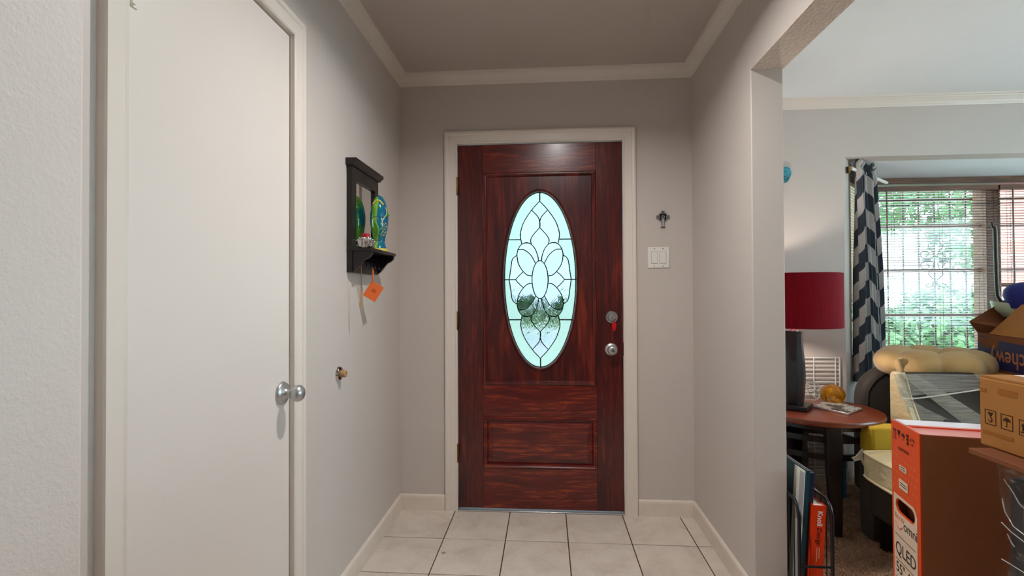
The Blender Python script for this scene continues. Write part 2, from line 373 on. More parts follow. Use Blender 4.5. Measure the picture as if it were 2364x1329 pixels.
def lathe(name, prof, fn, m, parent=None, seg=32, sx=1, sy=1, angle=40):
    bm = bmesh.new(); bm_lathe(bm, prof, fn, seg, sx, sy); return link_mesh(name, bm, m, parent, smooth=True, angle=angle)
def axfn(loc, axis):
    """local (a,b,h) with h along axis"""
    L = Vector(loc)
    z = {'x': Vector((1, 0, 0)), '-x': Vector((-1, 0, 0)), 'y': Vector((0, 1, 0)), '-y': Vector((0, -1, 0)), 'z': Vector((0, 0, 1))}[axis] if isinstance(axis, str) else Vector(axis).normalized()
    x = Vector((0, 0, 1)) if abs(z.z) < .9 else Vector((1, 0, 0)); x = (x-z*x.dot(z)).normalized(); y = z.cross(x)
    return lambda a, b, h: L+x*a+y*b+z*h
def copy(o, loc=None, parent=None):
    c = o.copy(); COL.objects.link(c)
    if loc is not None: c.location = loc
    return c
def text(name, body, P, ux, uy, size, m, parent=None, ex=.0003, align='LEFT', bold=0, xs=1.0):
    cu = bpy.data.curves.new(name, 'FONT'); cu.body = body; cu.size = size; cu.extrude = ex; cu.align_x = align; cu.offset = bold; cu.resolution_u = 3
    t = bpy.data.objects.new(name, cu); COL.objects.link(t); bpy.context.view_layer.update()
    me = bpy.data.meshes.new_from_object(t); bpy.data.objects.remove(t)
    ux = Vector(ux).normalized(); uy = Vector(uy).normalized(); n = ux.cross(uy)
    mm = Matrix((ux*xs, uy, n)).transposed().to_4x4(); mm.translation = Vector(P); me.transform(mm); me.materials.clear()
    return link_me(name, me, m, parent)
def ellipse(cx, cy, rx, ry, n=48, a0=0): return [(cx+rx*math.cos(a0+2*math.pi*i/n), cy+ry*math.sin(a0+2*math.pi*i/n)) for i in range(n)]
def catmull(pts, k=6):
    pts = [Vector(p) for p in pts]; out = []
    P = [2*pts[0]-pts[1]]+pts+[2*pts[-1]-pts[-2]]
    for i in range(1, len(P)-2):
        for j in range(k):
            t = j/k; a, b, c, d = P[i-1], P[i], P[i+1], P[i+2]
            out.append(.5*((2*b)+(c-a)*t+(2*a-5*b+4*c-d)*t*t+(3*b-a-3*c+d)*t**3))
    out.append(pts[-1]); return out
def struct(o, label=None): o['kind'] = 'structure'; tag(o, label); return o
XYZ = lambda u, v, w: (u, v, w)
def rect(x0, x1, z0, z1): return [(x0, z0), (x1, z0), (x1, z1), (x0, z1)]

# ================================================================== THE SHELL
XL, XR, YB, ZC = -.8236, .793, 2.704, 2.44
DL, DR, DT = -.4963, .4213, 2.045                      # front door opening
XE, YE, ZS = .914, 1.937, 2.0675                       # wall end by the living room, soffit height
YL = 3.24                                              # living room front wall
XN, YN = -.76, .753                                    # nearer part of the left wall stands proud
YBACK, XFAR = -3.2, 4.7
CY0, CY1, CT = .901, 1.522, 2.048                      # closet door opening

# floor: grout bed with one object per tile
fl = struct(box('floor', -.95, XE-.01, YBACK, YB+.15, -.05, -.003, M_grout), 'tiled hall floor with dark grout joints')
T = .306; tx0, ty0 = -.5109, 2.3917; g = .0025
shared = {}
def tile(x0, x1, y0, y1):
    k = (round(x1-x0, 3), round(y1-y0, 3))
    if k not in shared:
        bm = bmesh.new(); w, h = (x1-x0)/2, (y1-y0)/2; b = .002
        rings = [[(-w, -h), (w, -h), (w, h), (-w, h)], [(-w+b, -h+b), (w-b, -h+b), (w-b, h-b), (-w+b, h-b)]]
        A = [bm.verts.new((*p, -.006)) for p in rings[0]]; B = [bm.verts.new((*p, -.0012)) for p in rings[0]]; C = [bm.verts.new((*p, 0)) for p in rings[1]]
        for i in range(4):
            j = (i+1) % 4; bm.faces.new((A[i], A[j], B[j], B[i])); bm.faces.new((B[i], B[j], C[j], C[i]))
        bm.faces.new(C); me = bpy.data.meshes.new('tile'); bmesh.ops.recalc_face_normals(bm, faces=bm.faces); bm.to_mesh(me); bm.free(); me.materials.append(M_tile); shared[k] = me
    o = bpy.data.objects.new('tile', shared[k]); COL.objects.link(o); o.location = ((x0+x1)/2, (y0+y1)/2, random.uniform(-.0004, .0004)); setpar(o, fl)
xs = [tx0+T*i for i in range(-1, 5)]
for r in range(9):
    y1 = ty0+T-T*r if r else YB-.002; y0 = ty0-T*(r-1) - T if r else ty0
    for i, x in enumerate(xs):
        x0, x1 = x+g, x+T-g
        if i == 0: x0 = XL+.003
        if i == 5: x1 = XR-.002 if y0 >= YE-.2 else XE-.02
        if i == 5 and x1-x0 < .02: continue
        tile(x0, x1, y0+g, y1-g)
cf = struct(box('floor_living', XE-.01, XFAR, YBACK, 4.0, -.05, 0, M_carpet), 'brown carpeted living room floor')
# carpet pile in the stretch that is seen close
def pile(x0, x1, y0, y1, n):
    p = RNG.uniform((x0, y0), (x1, y1), (n, 2)); h = RNG.uniform(.006, .014, n); a = RNG.uniform(0, 2*math.pi, n); w = RNG.uniform(.002, .004, n)
    l = RNG.normal(0, .005, (n, 2)); v = np.zeros((n, 3, 3))
    v[:, 0, 0] = p[:, 0]-np.cos(a)*w; v[:, 0, 1] = p[:, 1]-np.sin(a)*w
    v[:, 1, 0] = p[:, 0]+np.cos(a)*w; v[:, 1, 1] = p[:, 1]+np.sin(a)*w
    v[:, 2, 0] = p[:, 0]+l[:, 0]; v[:, 2, 1] = p[:, 1]+l[:, 1]; v[:, 2, 2] = h
    me = bpy.data.meshes.new('carpet_pile'); me.from_pydata(v.reshape(-1, 3).tolist(), [], np.arange(3*n).reshape(-1, 3).tolist())
    return link_me('carpet_pile', me, M_carpet)
tag(pile(.95, 2.3, 1.5, 3.2, 90000), 'brown cut-pile carpet fibres of the living room floor', 'carpet', kind='stuff')
tr = struct(box('trim_9', XE-.03, XE+.0, YBACK+.02, YE, -.003, .006, M_brass), 'metal strip where tile meets carpet')

st0 = at(1024, 1276, 'z', 0)
prism('stain', [(st0.x+.011*math.cos(t)*(1+.4*math.sin(3*t)), st0.y+.009*math.sin(t)*(1+.3*math.cos(4*t))) for t in np.linspace(0, 2*math.pi, 16, False)], XYZ, .0002, .0007, mat('grey_smudge', (156, 138, 126), .7), fl)
# ceilings
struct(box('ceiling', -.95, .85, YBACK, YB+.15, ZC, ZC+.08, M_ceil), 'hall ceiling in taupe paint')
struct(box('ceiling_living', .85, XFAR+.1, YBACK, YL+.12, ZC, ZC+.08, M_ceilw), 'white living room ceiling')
# back wall around the front door
wb = thing('wall_back', (0, YB, 0), 'greige hall end wall around the front door', kind='structure')
box('wall_panel', -.95, DL-.02, YB, YB+.15, 0, ZC, M_wall, wb); box('wall_panel', DR+.02, XE, YB, YB+.15, 0, ZC, M_wall, wb)
box('wall_panel', DL-.02, DR+.02, YB, YB+.15, DT+.02, ZC, M_wall, wb)
# left wall with the closet opening, and the nearer wall that stands proud of it
wl = thing('wall_left', (XL, 1.5, 0), 'greige hall side wall with closet door and mirror shelf', kind='structure')
box('wall_panel', -.95, XL, YN, CY0-.012, 0, ZC, M_wall, wl); box('wall_panel', -.95, XL, CY1+.012, YB, 0, ZC, M_wall, wl); box('wall_panel', -.95, XL, CY0-.012, CY1+.012, CT+.012, ZC, M_wall, wl)
struct(box('wall_left_near', -.95, XN, YBACK, YN, 0, ZC, M_walltex, bevel=.008), 'textured cream wall beside the closet door')
struct(box('wall_closet', -1.0, -.95, YBACK, YB+.15, 0, ZC, M_dark), 'dark wall inside the closet')
# wall between hall and living room, header over the wide opening
struct(box('wall_right', XR, XE, YE, YL+.1, 0, ZC, M_wall, bevel=.004), 'greige hall side wall ending in a square edge at the living room')
hd = thing('wall_header', (.85, 0, ZS), 'header over the wide opening to the living room', kind='structure')
box('header_panel', XR, XE, YBACK, YE, ZS+.004, ZC, M_wall, hd); box('soffit', XR, XE, YBACK, YE, ZS, ZS+.004, M_soffit, hd)
# behind the camera and to the right, so the light stays in the house
struct(box('wall_rear', -.95, XFAR+.1, YBACK-.1, YBACK, 0, ZC, M_wall), 'rear wall of the house')
wr_ = thing('wall_far_right', (XFAR, 0, 0), 'far side wall of the living room around an added window', kind='structure')
PW0, PW1, PZ0, PZ1 = -.1, 2.3, .75, 2.1                # unseen picture window, added to let in cool daylight
for q in ((YBACK, PW0, 0, ZC), (PW1, YL+.1, 0, ZC), (PW0, PW1, 0, PZ0), (PW0, PW1, PZ1, ZC)): box('wall_panel', XFAR, XFAR+.1, q[0], q[1], q[2], q[3], M_wallliv, wr_)
pw = thing('window_added_far', (XFAR, 1.1, PZ0), 'unseen picture window added to the far side wall for daylight', kind='structure')
for q in ((PW0, PW0+.05, PZ0, PZ1), (PW1-.05, PW1, PZ0, PZ1), (PW0+.05, PW1-.05, PZ0, PZ0+.05), (PW0+.05, PW1-.05, PZ1-.05, PZ1)): box('window_frame', XFAR+.02, XFAR+.08, *q, M_trim, pw)
box('pane', XFAR+.048, XFAR+.052, PW0+.05, PW1-.05, PZ0+.05, PZ1-.05, M_winglass, pw)

# living room front wall with the angled bay
A = Vector((1.898, YL)); B = Vector((2.47, 3.88)); XB2 = 4.0; A2 = Vector((4.57, YL))
wf = thing('wall_living_front', (2.5, YL, 0), 'living room front wall around the bay window', kind='structure')
prism('wall_panel', [(XE, 0), (A.x, 0), (A.x, ZS), (A2.x, ZS), (A2.x, 0), (XFAR, 0), (XFAR, ZC), (XE, ZC)], lambda x, z, w: (x, w, z), YL, YL+.12, M_wallliv, wf)
prism('bay_soffit', [(A.x, YL+.12), (A2.x, YL+.12), (XB2, 4.02), (B.x, 4.02)], XYZ, ZS, ZS+.1, M_ceilw, wf)
dg = (B-A); DLEN = dg.length; dg.normalize(); dn = Vector((dg.y, -dg.x))       # along the side, into the room
def side(u, v, w): p = A+dg*u+dn*w; return (p.x, p.y, v)                        # u along, v height, w towards the room
SW0, SW1, SZ0, SZ1 = .165, .80, .72, 2.03
prism('bay_side_panel', [(0, 0), (SW0, 0), (SW0, ZS), (0, ZS)], side, -.1, 0, M_wallliv, wf)
prism('bay_side_panel', [(SW1, 0), (DLEN+.06, 0), (DLEN+.06, ZS), (SW1, ZS)], side, -.1, 0, M_wallliv, wf)
prism('bay_side_panel', [(SW0, 0), (SW1, 0), (SW1, SZ0), (SW0, SZ0)], side, -.1, 0, M_wallliv, wf)
prism('bay_side_panel', [(SW0, SZ1), (SW1, SZ1), (SW1, ZS), (SW0, ZS)], side, -.1, 0, M_wallliv, wf)
YF = 3.9
box('bay_knee_panel', B.x-.02, XB2+.05, YF, YF+.12, 0, .70, M_wallliv, wf)
A3 = Vector((XB2+.02, YF)); d3 = (A2-A3); L3 = d3.length; d3.normalize(); n3 = Vector((d3.y, -d3.x))
side3 = lambda u, v, w: (A3.x+d3.x*u+n3.x*w, A3.y+d3.y*u+n3.y*w, v)
for q in ((0, .07, 0, ZS), (L3-.12, L3, 0, ZS), (.07, L3-.12, 0, .72), (.07, L3-.12, 2.03, ZS)): prism('bay_side_panel', rect(*q), side3, -.1, 0, M_wallliv, wf)
w4 = thing('window_added_bay', (A3.x+d3.x*.4, A3.y+d3.y*.4, .72), 'unseen angled side window added to the bay for daylight', kind='structure')  # bay side window out of view, added to bring in daylight
for q in ((.07, .11, .72, 2.03), (L3-.16, L3-.12, .72, 2.03), (.11, L3-.16, .72, .76), (.11, L3-.16, 1.99, 2.03)): prism('window_frame', rect(*q), side3, -.09, -.01, M_wintrim, w4)
prism('pane', rect(.11, L3-.16, .76, 1.99), side3, -.052, -.048, M_winglass, w4)

# crown mouldings and baseboards, mitred runs
CR = [(0, 0), (0, -.062), (.006, -.062), (.009, -.052), (.012, -.05), (.016, -.040), (.030, -.022), (.036, -.018), (.038, -.012), (.046, -.010), (.048, 0)]
struct(sweep('trim_1', CR, [(XR, YBACK+.02), (XR, YB), (XL, YB), (XL, YN+.002)], lambda x, y, b: (x, y, ZC+b), M_trim), 'cream crown moulding around the hall ceiling')
struct(sweep('trim_2', CR, [(XFAR, YL), (XE, YL)], lambda x, y, b: (x, y, ZC+b), M_trim), 'cream crown moulding over the living room bay')
BB = [(0, 0), (.013, 0), (.013, .07), (.011, .08), (.006, .085), (0, .086)]
struct(sweep('baseboard_left', BB, [(XL, YB), (XL, CY1+.068)], lambda x, y, b: (x, y, b), M_base), 'cream baseboard below the mirror shelf')
struct(sweep('baseboard_right', BB, [(XR, YE+.0), (XR, YB)], lambda x, y, b: (x, y, b), M_base), 'cream baseboard along the right hall wall')
struct(sweep('baseboard_back', BB, [(DL-.072, YB), (XL+.012, YB)], lambda x, y, b: (x, y, b), M_base), 'scuffed baseboard left of the front door')
struct(sweep('baseboard_back_right', BB, [(XR-.012, YB), (DR+.072, YB)], lambda x, y, b: (x, y, b), M_base), 'scuffed baseboard right of the front door')
struct(sweep('baseboard_living', BB, [(A.x, YL), (XE, YL)], lambda x, y, b: (x, y, b), M_base), 'baseboard of the living room front wall')

# door casings (profile from the opening outwards)
CS = [(0, 0), (0, .009), (.006, .013), (.012, .011), (.046, .013), (.050, .018), (.060, .020), (.068, .018), (.070, .014), (.070, 0)]
cs = struct(sweep('trim_3', CS, [(DR, 0), (DR, DT), (DL, DT), (DL, 0)][::-1], lambda x, z, b: (x, YB-b, z), M_trim), 'cream moulded casing around the front door')
CS2 = [(0, 0), (0, .010), (.005, .014), (.012, .012), (.040, .014), (.045, .019), (.058, .020), (.060, .016), (.060, 0)]
struct(sweep('trim_4', CS2, [(CY0-.004, 0), (CY0-.004, CT+.004), (CY1+.004, CT+.004), (CY1+.004, 0)], lambda y, z, b: (XL+b, y, z), M_trim), 'cream moulded casing around the closet door')
# jambs
j = thing('trim_5', (0, YB, 0), 'front door jamb', kind='structure')
box('jamb', DL-.02, DL-.0015, YB+.001, YB+.149, 0, DT+.02, M_trim, j); box('jamb', DR+.0015, DR+.02, YB+.001, YB+.149, 0, DT+.02, M_trim, j); box('jamb', DL-.0015, DR+.0015, YB+.001, YB+.149, DT+.0015, DT+.02, M_trim, j)
j = thing('trim_6', (XL, 1.2, 0), 'closet door jamb', kind='structure')
box('jamb', -.94, XL-.001, CY0-.012, CY0-.002, 0, CT+.012, M_trim, j); box('jamb', -.94, XL-.001, CY1+.002, CY1+.012, 0, CT+.012, M_trim, j); box('jamb', -.94, XL-.001, CY0-.002, CY1+.002, CT+.002, CT+.012, M_trim, j)
struct(box('trim_7', DL, DR, YB-.012, YB+.12, 0, .008, M_nickel, bevel=.003), 'dull metal threshold under the front door')

# ================================================================== FRONT DOOR
YD = YB+.010                                           # face of the slab
d1 = thing('door_1', (0, YD, 0), 'mahogany front door with an oval leaded glass light', kind='structure')
pd = lambda px, py: at(px, py, 'y', YD)
sl, sr = pd(1115, 700).x, pd(1377, 700).x; zt = pd(1246, 397).z; zm1, zm0 = pd(1246, 889).z, pd(1246, 963).z; zb = pd(1246, 1082).z
Z0, Z1 = .012, DT-.003
box('stile', DL+.001, sl, YD, YD+.045, Z0, Z1, M_doorv, d1, .0015); box('stile', sr, DR-.001, YD, YD+.045, Z0, Z1, M_doorv, d1, .0015)
for a, b in ((zt, Z1), (zm0, zm1), (Z0, zb)): box('rail', sl, sr, YD, YD+.045, a, b, M_doorh, d1, .0015)
MOLD = [(0, 0), (0, .001), (.004, .006), (.010, .007), (.014, .003), (.020, .001), (.024, -.006), (.026, -.010), (.026, -.02), (0, -.02)]
fn = lambda x, z, b: (x, YD-b, z)
sweep('panel_moulding', MOLD, rect(sl, sr, zm1, zt), fn, M_doorv, d1, True); sweep('panel_moulding', MOLD, rect(sl, sr, zb, zm0), fn, M_doorh, d1, True)
OC = pd(1246.5, 645); RX = (pd(1329, 645).x-pd(1163, 645).x)/2; RZ = (pd(1246, 442).z-pd(1246, 848).z)/2
ov = ellipse(OC.x, OC.z, RX+.006, RZ+.006, 72)
plate_hole('panel', rect(sl+.02, sr-.02, zm1+.02, zt-.02), [ov], lambda x, z, w: (x, YD+w, z), .006, .03, M_doorv, d1)
OM = [(-.010, -.006), (-.009, -.001), (-.004, .004), (.001, .003), (.004, -.003), (.006, -.012), (.006, -.026), (-.010, -.026)]
sweep('oval_moulding', OM, ellipse(OC.x, OC.z, RX+.006, RZ+.006, 72), fn, M_doorv, d1, True, True, 50)
# raised lower panel
bm = bmesh.new(); x0, x1, z0, z1 = sl+.022, sr-.022, zb+.022, zm0-.022
R_ = [[bm.verts.new((x, YD+d, z)) for x, z in rect(x0+i, x1-i, z0+i, z1-i)] for i, d in ((0, .02), (0, .010), (.004, .008), (.030, -.002), (.034, -.003))]
for P_, Q_ in zip(R_, R_[1:]):
    for i in range(4): bm.faces.new((P_[i], P_[(i+1) % 4], Q_[(i+1) % 4], Q_[i]))
bm.faces.new(R_[-1]); link_mesh('raised_panel', bm, M_doorh, d1)
# leaded oval: cames first, then one pane per cell between them
ow = thing('oval_window', (OC.x, YD+.02, OC.z)); setpar(ow, d1)
KX, KZ = RX/241.0, RZ/591.0
Q = [[(0, -591), (0, -532)], [(0, -532), (54, -472), (107, -392), (131, -317), (129, -277), (122, -240)], [(54, -472), (12, -425), (0, -390)], [(0, -392), (0, -353)],
     [(0, -353), (45, -302), (62, -268), (57, -240)], [(149, -205), (127, -237), (97, -249), (62, -242), (32, -207), (14, -157), (10, -124)],
     [(149, -205), (107, -202), (62, -167), (28, -108)], [(149, -205), (155, -167), (147, -112), (122, -67), (87, -32), (50, -24)],
     [(114, -53), (147, -22), (165, 0)], [(155, -167), (187, -137), (199, -67), (209, 0)], [(165, 0), (243, 0)], [(131, -272), (216, -272)]]
YG = YD+.018; cames = []; seen = set()
for q in Q:
    for sx in (1, -1):
        for sz in (1, -1):
            pts = [(sx*x*KX, -sz*y*KZ) for x, y in q]
            key = tuple(sorted((round(a, 4), round(b, 4)) for a, b in pts))
            if key in seen: continue
            seen.add(key); c = catmull([(a, b) for a, b in pts], 8) if len(pts) > 2 else [Vector(p) for p in pts]; cames.append(c)
cames.append([Vector(p) for p in ellipse(0, 0, 54*KX, 128*KZ, 40)]); cames[-1].append(cames[-1][0])
for c in cames:
    tube('lead_came', [(OC.x+p.x, YG, OC.z+p.y) for p in c], .0024, M_lead, ow, 6)
tube('lead_came', [(OC.x+x, YG, OC.z+z) for x, z in ellipse(0, 0, RX, RZ, 72)], .004, M_lead, ow, 6, True)
cell = .0022; nx, nz = int(2*RX/cell)+1, int(2*RZ/cell)+1
gx = (np.arange(nx)+.5)*cell-nx*cell/2; gz = (np.arange(nz)+.5)*cell-nz*cell/2
inside = (gx[None, :]/RX)**2+(gz[:, None]/RZ)**2 <= 1.0
line = np.zeros((nz, nx), bool)
for c in cames:
    for p, q_ in zip(c, c[1:]):
        k = max(2, int((q_-p).length/cell*3))
        for i in range(k+1):
            s_ = p.lerp(q_, i/k); ix_ = int((s_.x+nx*cell/2)/cell); iz_ = int((s_.y+nz*cell/2)/cell)
            for dx_ in (0, 1):
                for dz_ in (0, 1):
                    if 0 <= ix_+dx_ < nx and 0 <= iz_+dz_ < nz: line[iz_+dz_, ix_+dx_] = True
free = inside & ~line; lab = np.zeros((nz, nx), int); nl = 0; sizes = []
for z_ in range(nz):
    for x_ in range(nx):
        if free[z_, x_] and not lab[z_, x_]:
            nl += 1; st = [(z_, x_)]; lab[z_, x_] = nl; cnt = 0
            while st:
                a_, b_ = st.pop(); cnt += 1
                for da, db in ((1, 0), (-1, 0), (0, 1), (0, -1)):
                    e_, f_ = a_+da, b_+db
                    if 0 <= e_ < nz and 0 <= f_ < nx and free[e_, f_] and not lab[e_, f_]: lab[e_, f_] = nl; st.append((e_, f_))
            sizes.append(cnt)
for k in range(1, nl+1):
    if sizes[k-1] < 25: continue
    msk = lab == k
    for _ in range(2):                              # run under the cames
        g2 = msk.copy(); g2[1:] |= msk[:-1]; g2[:-1] |= msk[1:]; g2[:, 1:] |= msk[:, :-1]; g2[:, :-1] |= msk[:, 1:]; msk = g2 & inside
    zz, xx = np.nonzero(msk); cx_, cz_ = gx[xx].mean(), gz[zz].mean(); rr_ = (gx[xx]/RX)**2+(gz[zz]/RZ)**2
    bm = bmesh.new(); th = .0025
    for r in range(zz.min(), zz.max()+1):
        row = np.nonzero(msk[r])[0]
        if not len(row): continue
        for run in np.split(row, np.nonzero(np.diff(row) > 1)[0]+1):
            xa, xb = gx[run[0]]-cell/2, gx[run[-1]]+cell/2; za, zb_ = gz[r]-cell/2, gz[r]+cell/2
            for y in (YG-th, YG+th):
                vs = [bm.verts.new((OC.x+x, y, OC.z+z)) for x, z in ((xa, za), (xb, za), (xb, zb_), (xa, zb_))]
                bm.faces.new(vs if y < YG else vs[::-1])
    bmesh.ops.remove_doubles(bm, verts=bm.verts, dist=1e-5)
    me = bpy.data.meshes.new('pane'); bm.to_mesh(me); bm.free()
    border = rr_.max() > .97
    central = abs(cx_) < .01 and abs(cz_) < .01
    petal = (not border) and (abs(abs(cx_)-95*KX) < 25*KX and abs(abs(cz_)-115*KZ) < 40*KZ)
    link_me('pane', me, M_frost if border else (M_bevel if central or petal or abs(abs(cz_)-465*KZ) < 40*KZ else M_ripple), ow)
# hinges
for pz in ((1054, 430), (1056, 740), (1058, 1045)):
    c = at(*pz, 'y', YB-.004); hg = lathe('hinge', [(0, -.052), (.004, -.052), (.006, -.048), (.006, .048), (.004, .052), (0, .052)], axfn((DL+.001, YB-.006, c.z), 'z'), M_brass, d1, 12)
    hg['label'] = 'aged brass hinge'
# knob and deadbolt
kc = pd(1411, 806); dc = pd(1412, 732)
kb = lathe('door_knob', [(0, 0), (.034, 0), (.034, .006), (.030, .010), (.013, .014), (.012, .026), (.018, .030), (.026, .040), (.027, .052), (.022, .060), (.012, .064), (0, .064)], axfn((kc.x, YD, kc.z), '-y'), M_nickel, d1, 36)
lathe('turn_button', [(0, .062), (.008, .064), (.008, .069), (0, .070)], axfn((kc.x, YD, kc.z), '-y'), M_chrome, kb, 20)
db = lathe('deadbolt', [(0, 0), (.034, 0), (.034, .008), (.030, .014), (.024, .014), (.022, .011), (.021, .020), (.0195, .022), (0, .022)], axfn((dc.x, YD, dc.z), '-y'), M_nickel, d1, 36)
box('cylinder_plug', dc.x-.012, dc.x+.012, YD-.024, YD-.021, dc.z-.004, dc.z+.003, M_chrome, db, .001)
kx, ky = dc.x+.002, YD-.024
key = thing('door_key', (kx, ky, dc.z), 'silver key with a red oval fob hanging from the deadbolt', 'key')
box('key_blade', kx-.001, kx+.001, ky-.006, ky+.001, dc.z-.004, dc.z+.004, M_chrome, key)
lathe('key_bow', [(0, -.001), (.010, -.001), (.011, 0), (.010, .001), (0, .001)], axfn((kx, ky-.014, dc.z-.002), 'x'), M_chrome, key, 20)
bm = bmesh.new(); bm_tube(bm, [(kx+.001+.008*math.sin(a), ky-.016, dc.z-.014-.009*math.cos(a)) for a in np.linspace(0, 2*math.pi, 16, False)], .0008, 6, True); link_mesh('key_ring', bm, M_chrome, key, True)
fb = lathe('fob', [(0, -.026), (.006, -.024), (.011, -.014), (.0125, 0), (.011, .014), (.006, .024), (0, .026)], axfn((kx+.005, ky-.016, dc.z-.047), 'z'), M_fob, key, 20, 1, .5)
box('strike_plate', DR+.0005, DR+.003, YB-.001, YB+.04, kc.z-.035, kc.z+.035, M_pewterd, d1)

# ================================================================== CLOSET DOOR
d2 = thing('door_2', (XL, CY0, 0), 'cream flush closet door with a satin nickel knob', kind='structure')
box('door_slab', XL-.042, XL-.004, CY0+.001, CY1-.002, .012, CT-.003, M_slab, d2, .002)
k2 = at(650, 907, 'x', XL-.004); f2 = axfn((XL-.004, k2.y, k2.z), 'x')
lathe('door_knob', [(0, 0), (.036, 0), (.036, .004), (.033, .009), (.022, .013), (.013, .020), (.011, .026), (.011, .030), (.016, .034), (.023, .042), (.026, .052), (.025, .060), (.019, .068), (.010, .072), (0, .073)], f2, M_nickel, d2, 40)
hz = at(298, -15, 'x', XL).z
lathe('hinge', [(0, -.05), (.007, -.05), (.007, .05), (0, .05)], axfn((XL+.004, CY0+.006, hz+.03), 'z'), M_trim, d2, 12)
box('hinge_leaf', XL-.004, XL-.001, CY0+.004, CY0+.028, hz-.02, hz+.08, M_trim, d2, .001)
# ================================================================== LEFT WALL: door stop, mirror shelf and what stands on it
s2 = at(781, 862, 'x', XL); f3 = axfn((XL, s2.y, s2.z), 'x')
ds = thing('door_stop', (XL, s2.y, s2.z), 'round chrome wall bumper with a tan rubber tip', 'door stop')
lathe('plate', [(0, 0), (.030, 0), (.030, .004), (.026, .010), (.014, .012), (0, .012)], f3, M_chrome, ds, 32)
lathe('rubber_tip', [(0, .011), (.012, .011), (.015, .020), (.014, .030), (.009, .033), (.007, .026), (0, .026)], f3, M_tan, ds, 24)

my0 = at(800, 500, 'x', XL).y; my1 = my0+.315; mz0 = at(797, 628, 'x', XL).z; mz1 = mz0+.475
ms = thing('mirror_shelf', (XL, my0, mz0), 'dark espresso wall mirror with a small shelf and hooks', 'mirror')
fw = lambda y, z, w: (XL+w, y, z)
iz0 = mz0+.115; fwid = .045
plate_hole('frame', rect(my0, my1, mz0, mz1-.03), [rect(my0+fwid, my1-fwid, iz0+.01, mz1-.085)], fw, .001, .024, M_espresso, ms)
box('mirror_pane', XL+.001, XL+.014, my0+fwid-.004, my1-fwid+.004, iz0+.006, mz1-.081, M_mirror, ms)
prism('cornice', [(0, 0), (.030, 0), (.036, .008), (.046, .016), (.046, .028), (0, .028)], lambda x, z, w: (XL+x, w, mz1-.03+z), my0-.012, my1+.012, M_espresso, ms)
sz = mz0+.088
box('shelf', XL+.002, XL+.108, my0-.004, my1+.006, sz, sz+.014, M_espresso, ms, .003)
box('back_rail', XL+.024, XL+.030, my0+.01, my1-.01, mz0+.005, sz, M_espresso, ms)
br = [(0, 0), (.082, 0), (.082, -.012), (.076, -.020), (.070, -.026), (.052, -.034), (.040, -.048), (.026, -.066), (.012, -.080), (0, -.086)]
for y in (my0+.006, my1-.022): prism('bracket', [(XL+.022+a, sz+b) for a, b in br], lambda x, z, w: (x, w, z), y, y+.016, M_espresso, ms)
hooks = [my0+.075, my0+.125, my0+.175, my0+.225]
for y in hooks:
    tube('hook', [(XL+.028, y, sz-.030), (XL+.050, y, sz-.034), (XL+.058, y, sz-.052), (XL+.060, y, sz-.066), (XL+.068, y, sz-.070), (XL+.075, y, sz-.060)], .003, M_blackmetal, ms, 8)
# ceramic fish standing upright
zs = sz+.0145; fp = at(876, 590, 'x', XL+.068); fz = zs
fh = .205; fs = thing('ceramic_fish', (XL+.068, fp.y, fz), 'glossy teal and green ceramic fish standing upright on the mirror shelf', 'fish figurine')
FK = 1.24
FP = [(a*FK, b*FK) for a, b in [(0, 0), (.030, 0), (.031, .010), (.024, .028), (.022, .036), (.027, .058), (.034, .085), (.037, .115), (.036, .140), (.031, .165), (.023, .187), (.013, .200), (.005, .205), (0, .206)]]
def fpos(a, h, out=0.0):
    r = np.interp(h, [p[1] for p in FP[1:]], [p[0] for p in FP[1:]])+out
    return Vector((XL+.068+r*.86*math.cos(a), fp.y+r*1.08*math.sin(a), fz+h))
fo = lathe('fish_body', [(Vector(p).x, Vector(p).y) for p in catmull(FP, 3)], lambda a, b, h: Vector((XL+.068+a*.86, fp.y+b*1.08, fz+h)), M_fish, fs, 36)
vis = -1.22                                           # azimuth turned to the hall
def stroke(nm, pts, r, m): tube(nm, [fpos(a, h*FK, .0004) for a, h in (catmull(pts, 5) if len(pts) > 2 else pts)], r*FK, m, fs, 6)
stroke('mouth_band', [(vis-.9, .170), (vis-.5, .182), (vis+.1, .182), (vis+.6, .168)], .0035, M_yellow)
stroke('gill_line', [(vis+.9, .160), (vis+1.0, .138), (vis+.7, .125), (vis+.35, .108)], .0018, M_yellow)
bm = bmesh.new(); bm_tube(bm, [fpos(2*math.pi*i/36, .122*FK, .0002) for i in range(36)], .0009, 6, True); link_mesh('lid_seam', bm, M_seam, fs, True)
for i, h in enumerate((.100, .090, .080, .070, .060)):
    for a in (vis+.35+(i % 2)*.22, vis+.85+(i % 2)*.22): stroke('scale', [(a-.19, h-.004), (a, h+.003), (a+.19, h-.004)], .0009, M_yellow)
stroke('side_fin', [(vis-.35, .100), (vis-.1, .080), (vis-.15, .060)], .004, M_green); stroke('side_fin', [(vis+1.25, .140), (vis+1.3, .130)], .006, M_green)
for a in (vis-.65, vis+.15): lathe('eye', [(0, -.003), (.004, -.002), (.005, 0), (.003, .003), (0, .0035)], axfn(fpos(a, .158*FK), (math.cos(a), math.sin(a), .3)), M_green, fs, 14)
lathe('tail_base', [(0, 0), (.041, 0), (.042, .006), (.041, .012), (0, .012)], lambda a, b, h: Vector((XL+.068+a*.9, fp.y+b*1.1, fz+h)), M_yellow, fs, 30)
